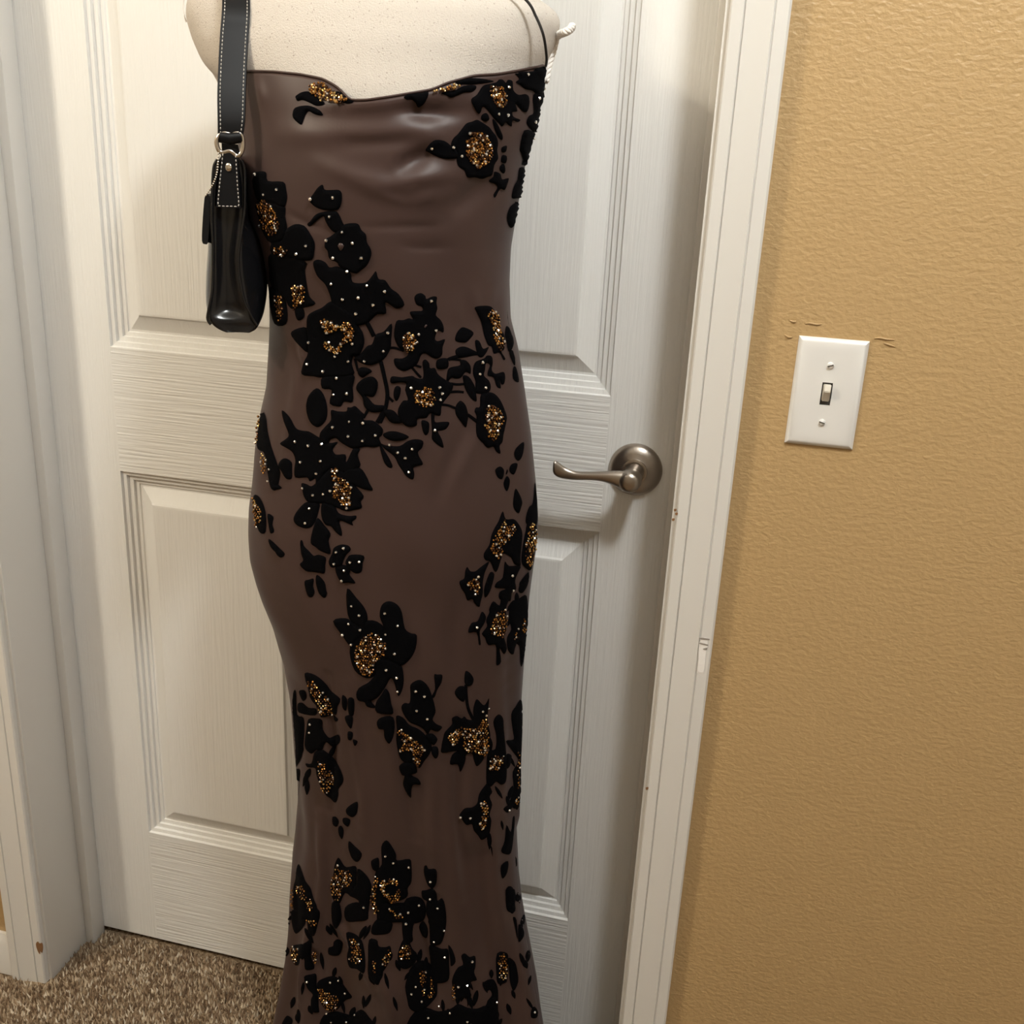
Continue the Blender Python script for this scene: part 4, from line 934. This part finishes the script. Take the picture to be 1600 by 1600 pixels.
kid(tube('piping', [B3(r[0][0] - .0006, r[0][1] - .0012, r[0][2]) for r in rows[6:-9]], .0014, M_leather, None, 8), bag)
kid(tube('piping', [B3(r[6][0] + .0006, r[6][1] - .0012, r[6][2]) for r in rows[6:-9]], .0014, M_leather, None, 8), bag)
# pocket seam on the right side
ps = [B3(*((lambda q: (q[0], -.001, q[1]))(W(p)))) for p in [(384, 345), (392, 351), (401, 358), (408, 366)]]
# end tab with stitching, rivet, ring
def front(p, off): a_, z = W(p); return B3(a_, off, z)
TAB = [(348, 234), (371, 234), (372, 252), (374, 288), (376, 318), (374, 324), (342, 323), (339, 319), (342, 285), (346, 254)]
fr = [front(p, -.0085) for p in crom(TAB, 3, True)]; bk = [front(p, -.0050) for p in crom(TAB, 3, True)]
n = len(fr); bm = bmesh.new(); va = [bm.verts.new(p) for p in fr]; vb = [bm.verts.new(p) for p in bk]
bm.faces.new(va); bm.faces.new(vb)
for i in range(n): bm.faces.new([va[i], va[(i + 1) % n], vb[(i + 1) % n], vb[i]])
tab = kid(sharp(frombm('strap_tab', bm, M_leather2), 40), bag)
def stitches(path, off_n, parent, ln=.0024, gap=.0013, wd=.0006):
    P_ = [np.array(p) for p in path]; segl = [np.linalg.norm(b - a) for a, b in zip(P_[:-1], P_[1:])]; L = sum(segl); cum = np.concatenate([[0], np.cumsum(segl)])
    def pt(s):
        i = min(np.searchsorted(cum, s, 'right') - 1, len(segl) - 1); return P_[i] + (P_[i + 1] - P_[i]) * ((s - cum[i]) / segl[i])
    bm = bmesh.new(); s = 0
    while s + ln < L:
        V, F = tube_geo([pt(s), pt(s + ln / 2), pt(s + ln)], [wd * .5, wd, wd * .5], 5)
        vb = [bm.verts.new(p) for p in V]
        for q in F: bm.faces.new([vb[i] for i in q])
        s += ln + gap
    o = frombm('stitching', bm, M_thread); o['kind'] = 'stuff'; kid(o, parent)
stitches([front(p, -.0089) for p in crom([(349, 240), (347, 258), (344, 288), (341.5, 318), (345, 321), (360, 321.5), (372, 321.5), (373.5, 316), (371.5, 288), (369.5, 256), (368.5, 240)], 4)], 0, tab)
rv = front((357, 261), -.0085)
bm = bmesh.new(); bmesh.ops.create_uvsphere(bm, u_segments=20, v_segments=10, radius=.0042)
for v in bm.verts:
    c = np.array(v.co); q = rv + np.array([c[0], 0, c[2]]) + e_l * (c[1] * .5); v.co = Vector(q)
kid(frombm('rivet', bm, M_silver), tab)
# ring
def ringpath(pts, off):
    P_ = crom(pts, 6, True); return [front(p, off) for p in P_] + [front(P_[0], off)]
RG = [(344, 211), (352, 208), (362, 210), (372, 208), (379, 214), (380, 230), (376, 241), (370, 243), (360, 236), (348, 238), (342, 234), (339, 222)]
V, F = tube_geo(ringpath(RG, -.0068), .0022, 10, False)
kid(mesh('ring', V, F, M_silver), bag)
# strap: up the front, over the shoulder and down behind
zs_ = [(360, 218), (362, 190), (362, 150), (363, 100), (365, 50), (367, 5)]
sp_ = [front(zs_[0], -.0065)] + [front(p, o) for p, o in zip(zs_[1:], (-.006, .000, .010, .020, .030))]
hw = [.0112, .0125, .0130, .0130, .0130, .0128]
tp = sp_[-1]
back = B3(0., LB - .01, 1.262)
sp_ += [tp + e_l * .030 + np.array([0, 0, .036]), tp + e_l * .062 + np.array([.004, 0, .056]), tp + e_l * .094 + np.array([.0, 0, .040]), tp + e_l * .112 + np.array([-.004, 0, -.01]), back + np.array([0, 0, .03]), back + np.array([0, 0, -.025])]
hw += [.0128] * 5 + [.0115]
spx = crom([np.array([*p, h_]) for p, h_ in zip(sp_, hw)], 8)
bm = bmesh.new(); prev = None; SL, SRr = [], []
for i, q in enumerate(spx):
    t_ = spx[min(i + 1, len(spx) - 1)][:3] - spx[max(i - 1, 0)][:3]; t_ /= np.linalg.norm(t_)
    nn = np.cross(e_w, t_); nn /= np.linalg.norm(nn)
    if i == 0: n0 = nn
    c = q[:3]; h_ = q[3]; th_ = .0019
    loop = []
    for wv, tt in ((-1, -.6), (-.96, -1), (.96, -1), (1, -.6), (1, .6), (.96, 1), (-.96, 1), (-1, .6)):
        loop.append(bm.verts.new(Vector(c + e_w * (h_ * wv) + nn * (th_ * tt))))
    if prev:
        for k in range(8): bm.faces.new([prev[k], prev[(k + 1) % 8], loop[(k + 1) % 8], loop[k]])
    else: bm.faces.new(loop)
    prev = loop
    SL.append(c - e_w * (h_ - .0026) + nn * (th_ + .0001)); SRr.append(c + e_w * (h_ - .0026) + nn * (th_ + .0001))
bm.faces.new(prev)
strap = kid(sharp(frombm('strap', bm, M_leather2), 45), bag)
# outward normal of the front run faces the camera
side = 1 if np.dot(np.cross(e_w, spx[1][:3] - spx[0][:3]), -e_l) > 0 else -1
def offs(L_):
    o = []
    for i, p in enumerate(L_):
        t_ = spx[min(i + 1, len(spx) - 1)][:3] - spx[max(i - 1, 0)][:3]; nn = np.cross(e_w, t_); nn /= np.linalg.norm(nn)
        o.append(p + nn * (-(.0019 + .0001) + side * .0020))
    return o
stitches(offs(SL)[3:-6], 0, strap); stitches(offs(SRr)[3:-6], 0, strap)
# folded strap end round the ring
kid(tube('strap_loop', [front((343.5, 214), -.0066), front((360, 217), -.0070), front((377, 214), -.0066)], [.0042, .0046, .0042], M_leather2, None, 12, [.0050, .0058, .0050]), bag)
# hang tag on a bead chain
ch0, ch1 = front((342, 240), -.010), front((322, 305), -.004)
bm = bmesh.new(); nb = 19
for i in range(nb):
    t_ = i / (nb - 1); p = ch0 * (1 - t_) + ch1 * t_ + np.array([.004 * math.sin(math.pi * t_), 0, -.002 * math.sin(math.pi * t_)])
    r = bmesh.ops.create_icosphere(bm, subdivisions=1, radius=.00115, matrix=Matrix.Translation(Vector(p)))
chain = frombm('bead_chain', bm, M_silver); chain['kind'] = 'stuff'; kid(chain, bag)
TG = [(321, 306), (327, 305), (329, 320), (327, 350), (325, 378), (321, 381), (316, 376), (317, 345), (319, 318)]
bm = bmesh.new(); A1 = [front(p, -.004) for p in crom(TG, 3, True)]; n = len(A1)
va = [bm.verts.new(p) for p in A1]; vb = [bm.verts.new(p + e_l * .034) for p in A1]
bm.faces.new(va); bm.faces.new(vb)
for i in range(n): bm.faces.new([va[i], va[(i + 1) % n], vb[(i + 1) % n], vb[i]])
kid(sharp(frombm('hang_tag', bm, M_leather2), 40), bag)
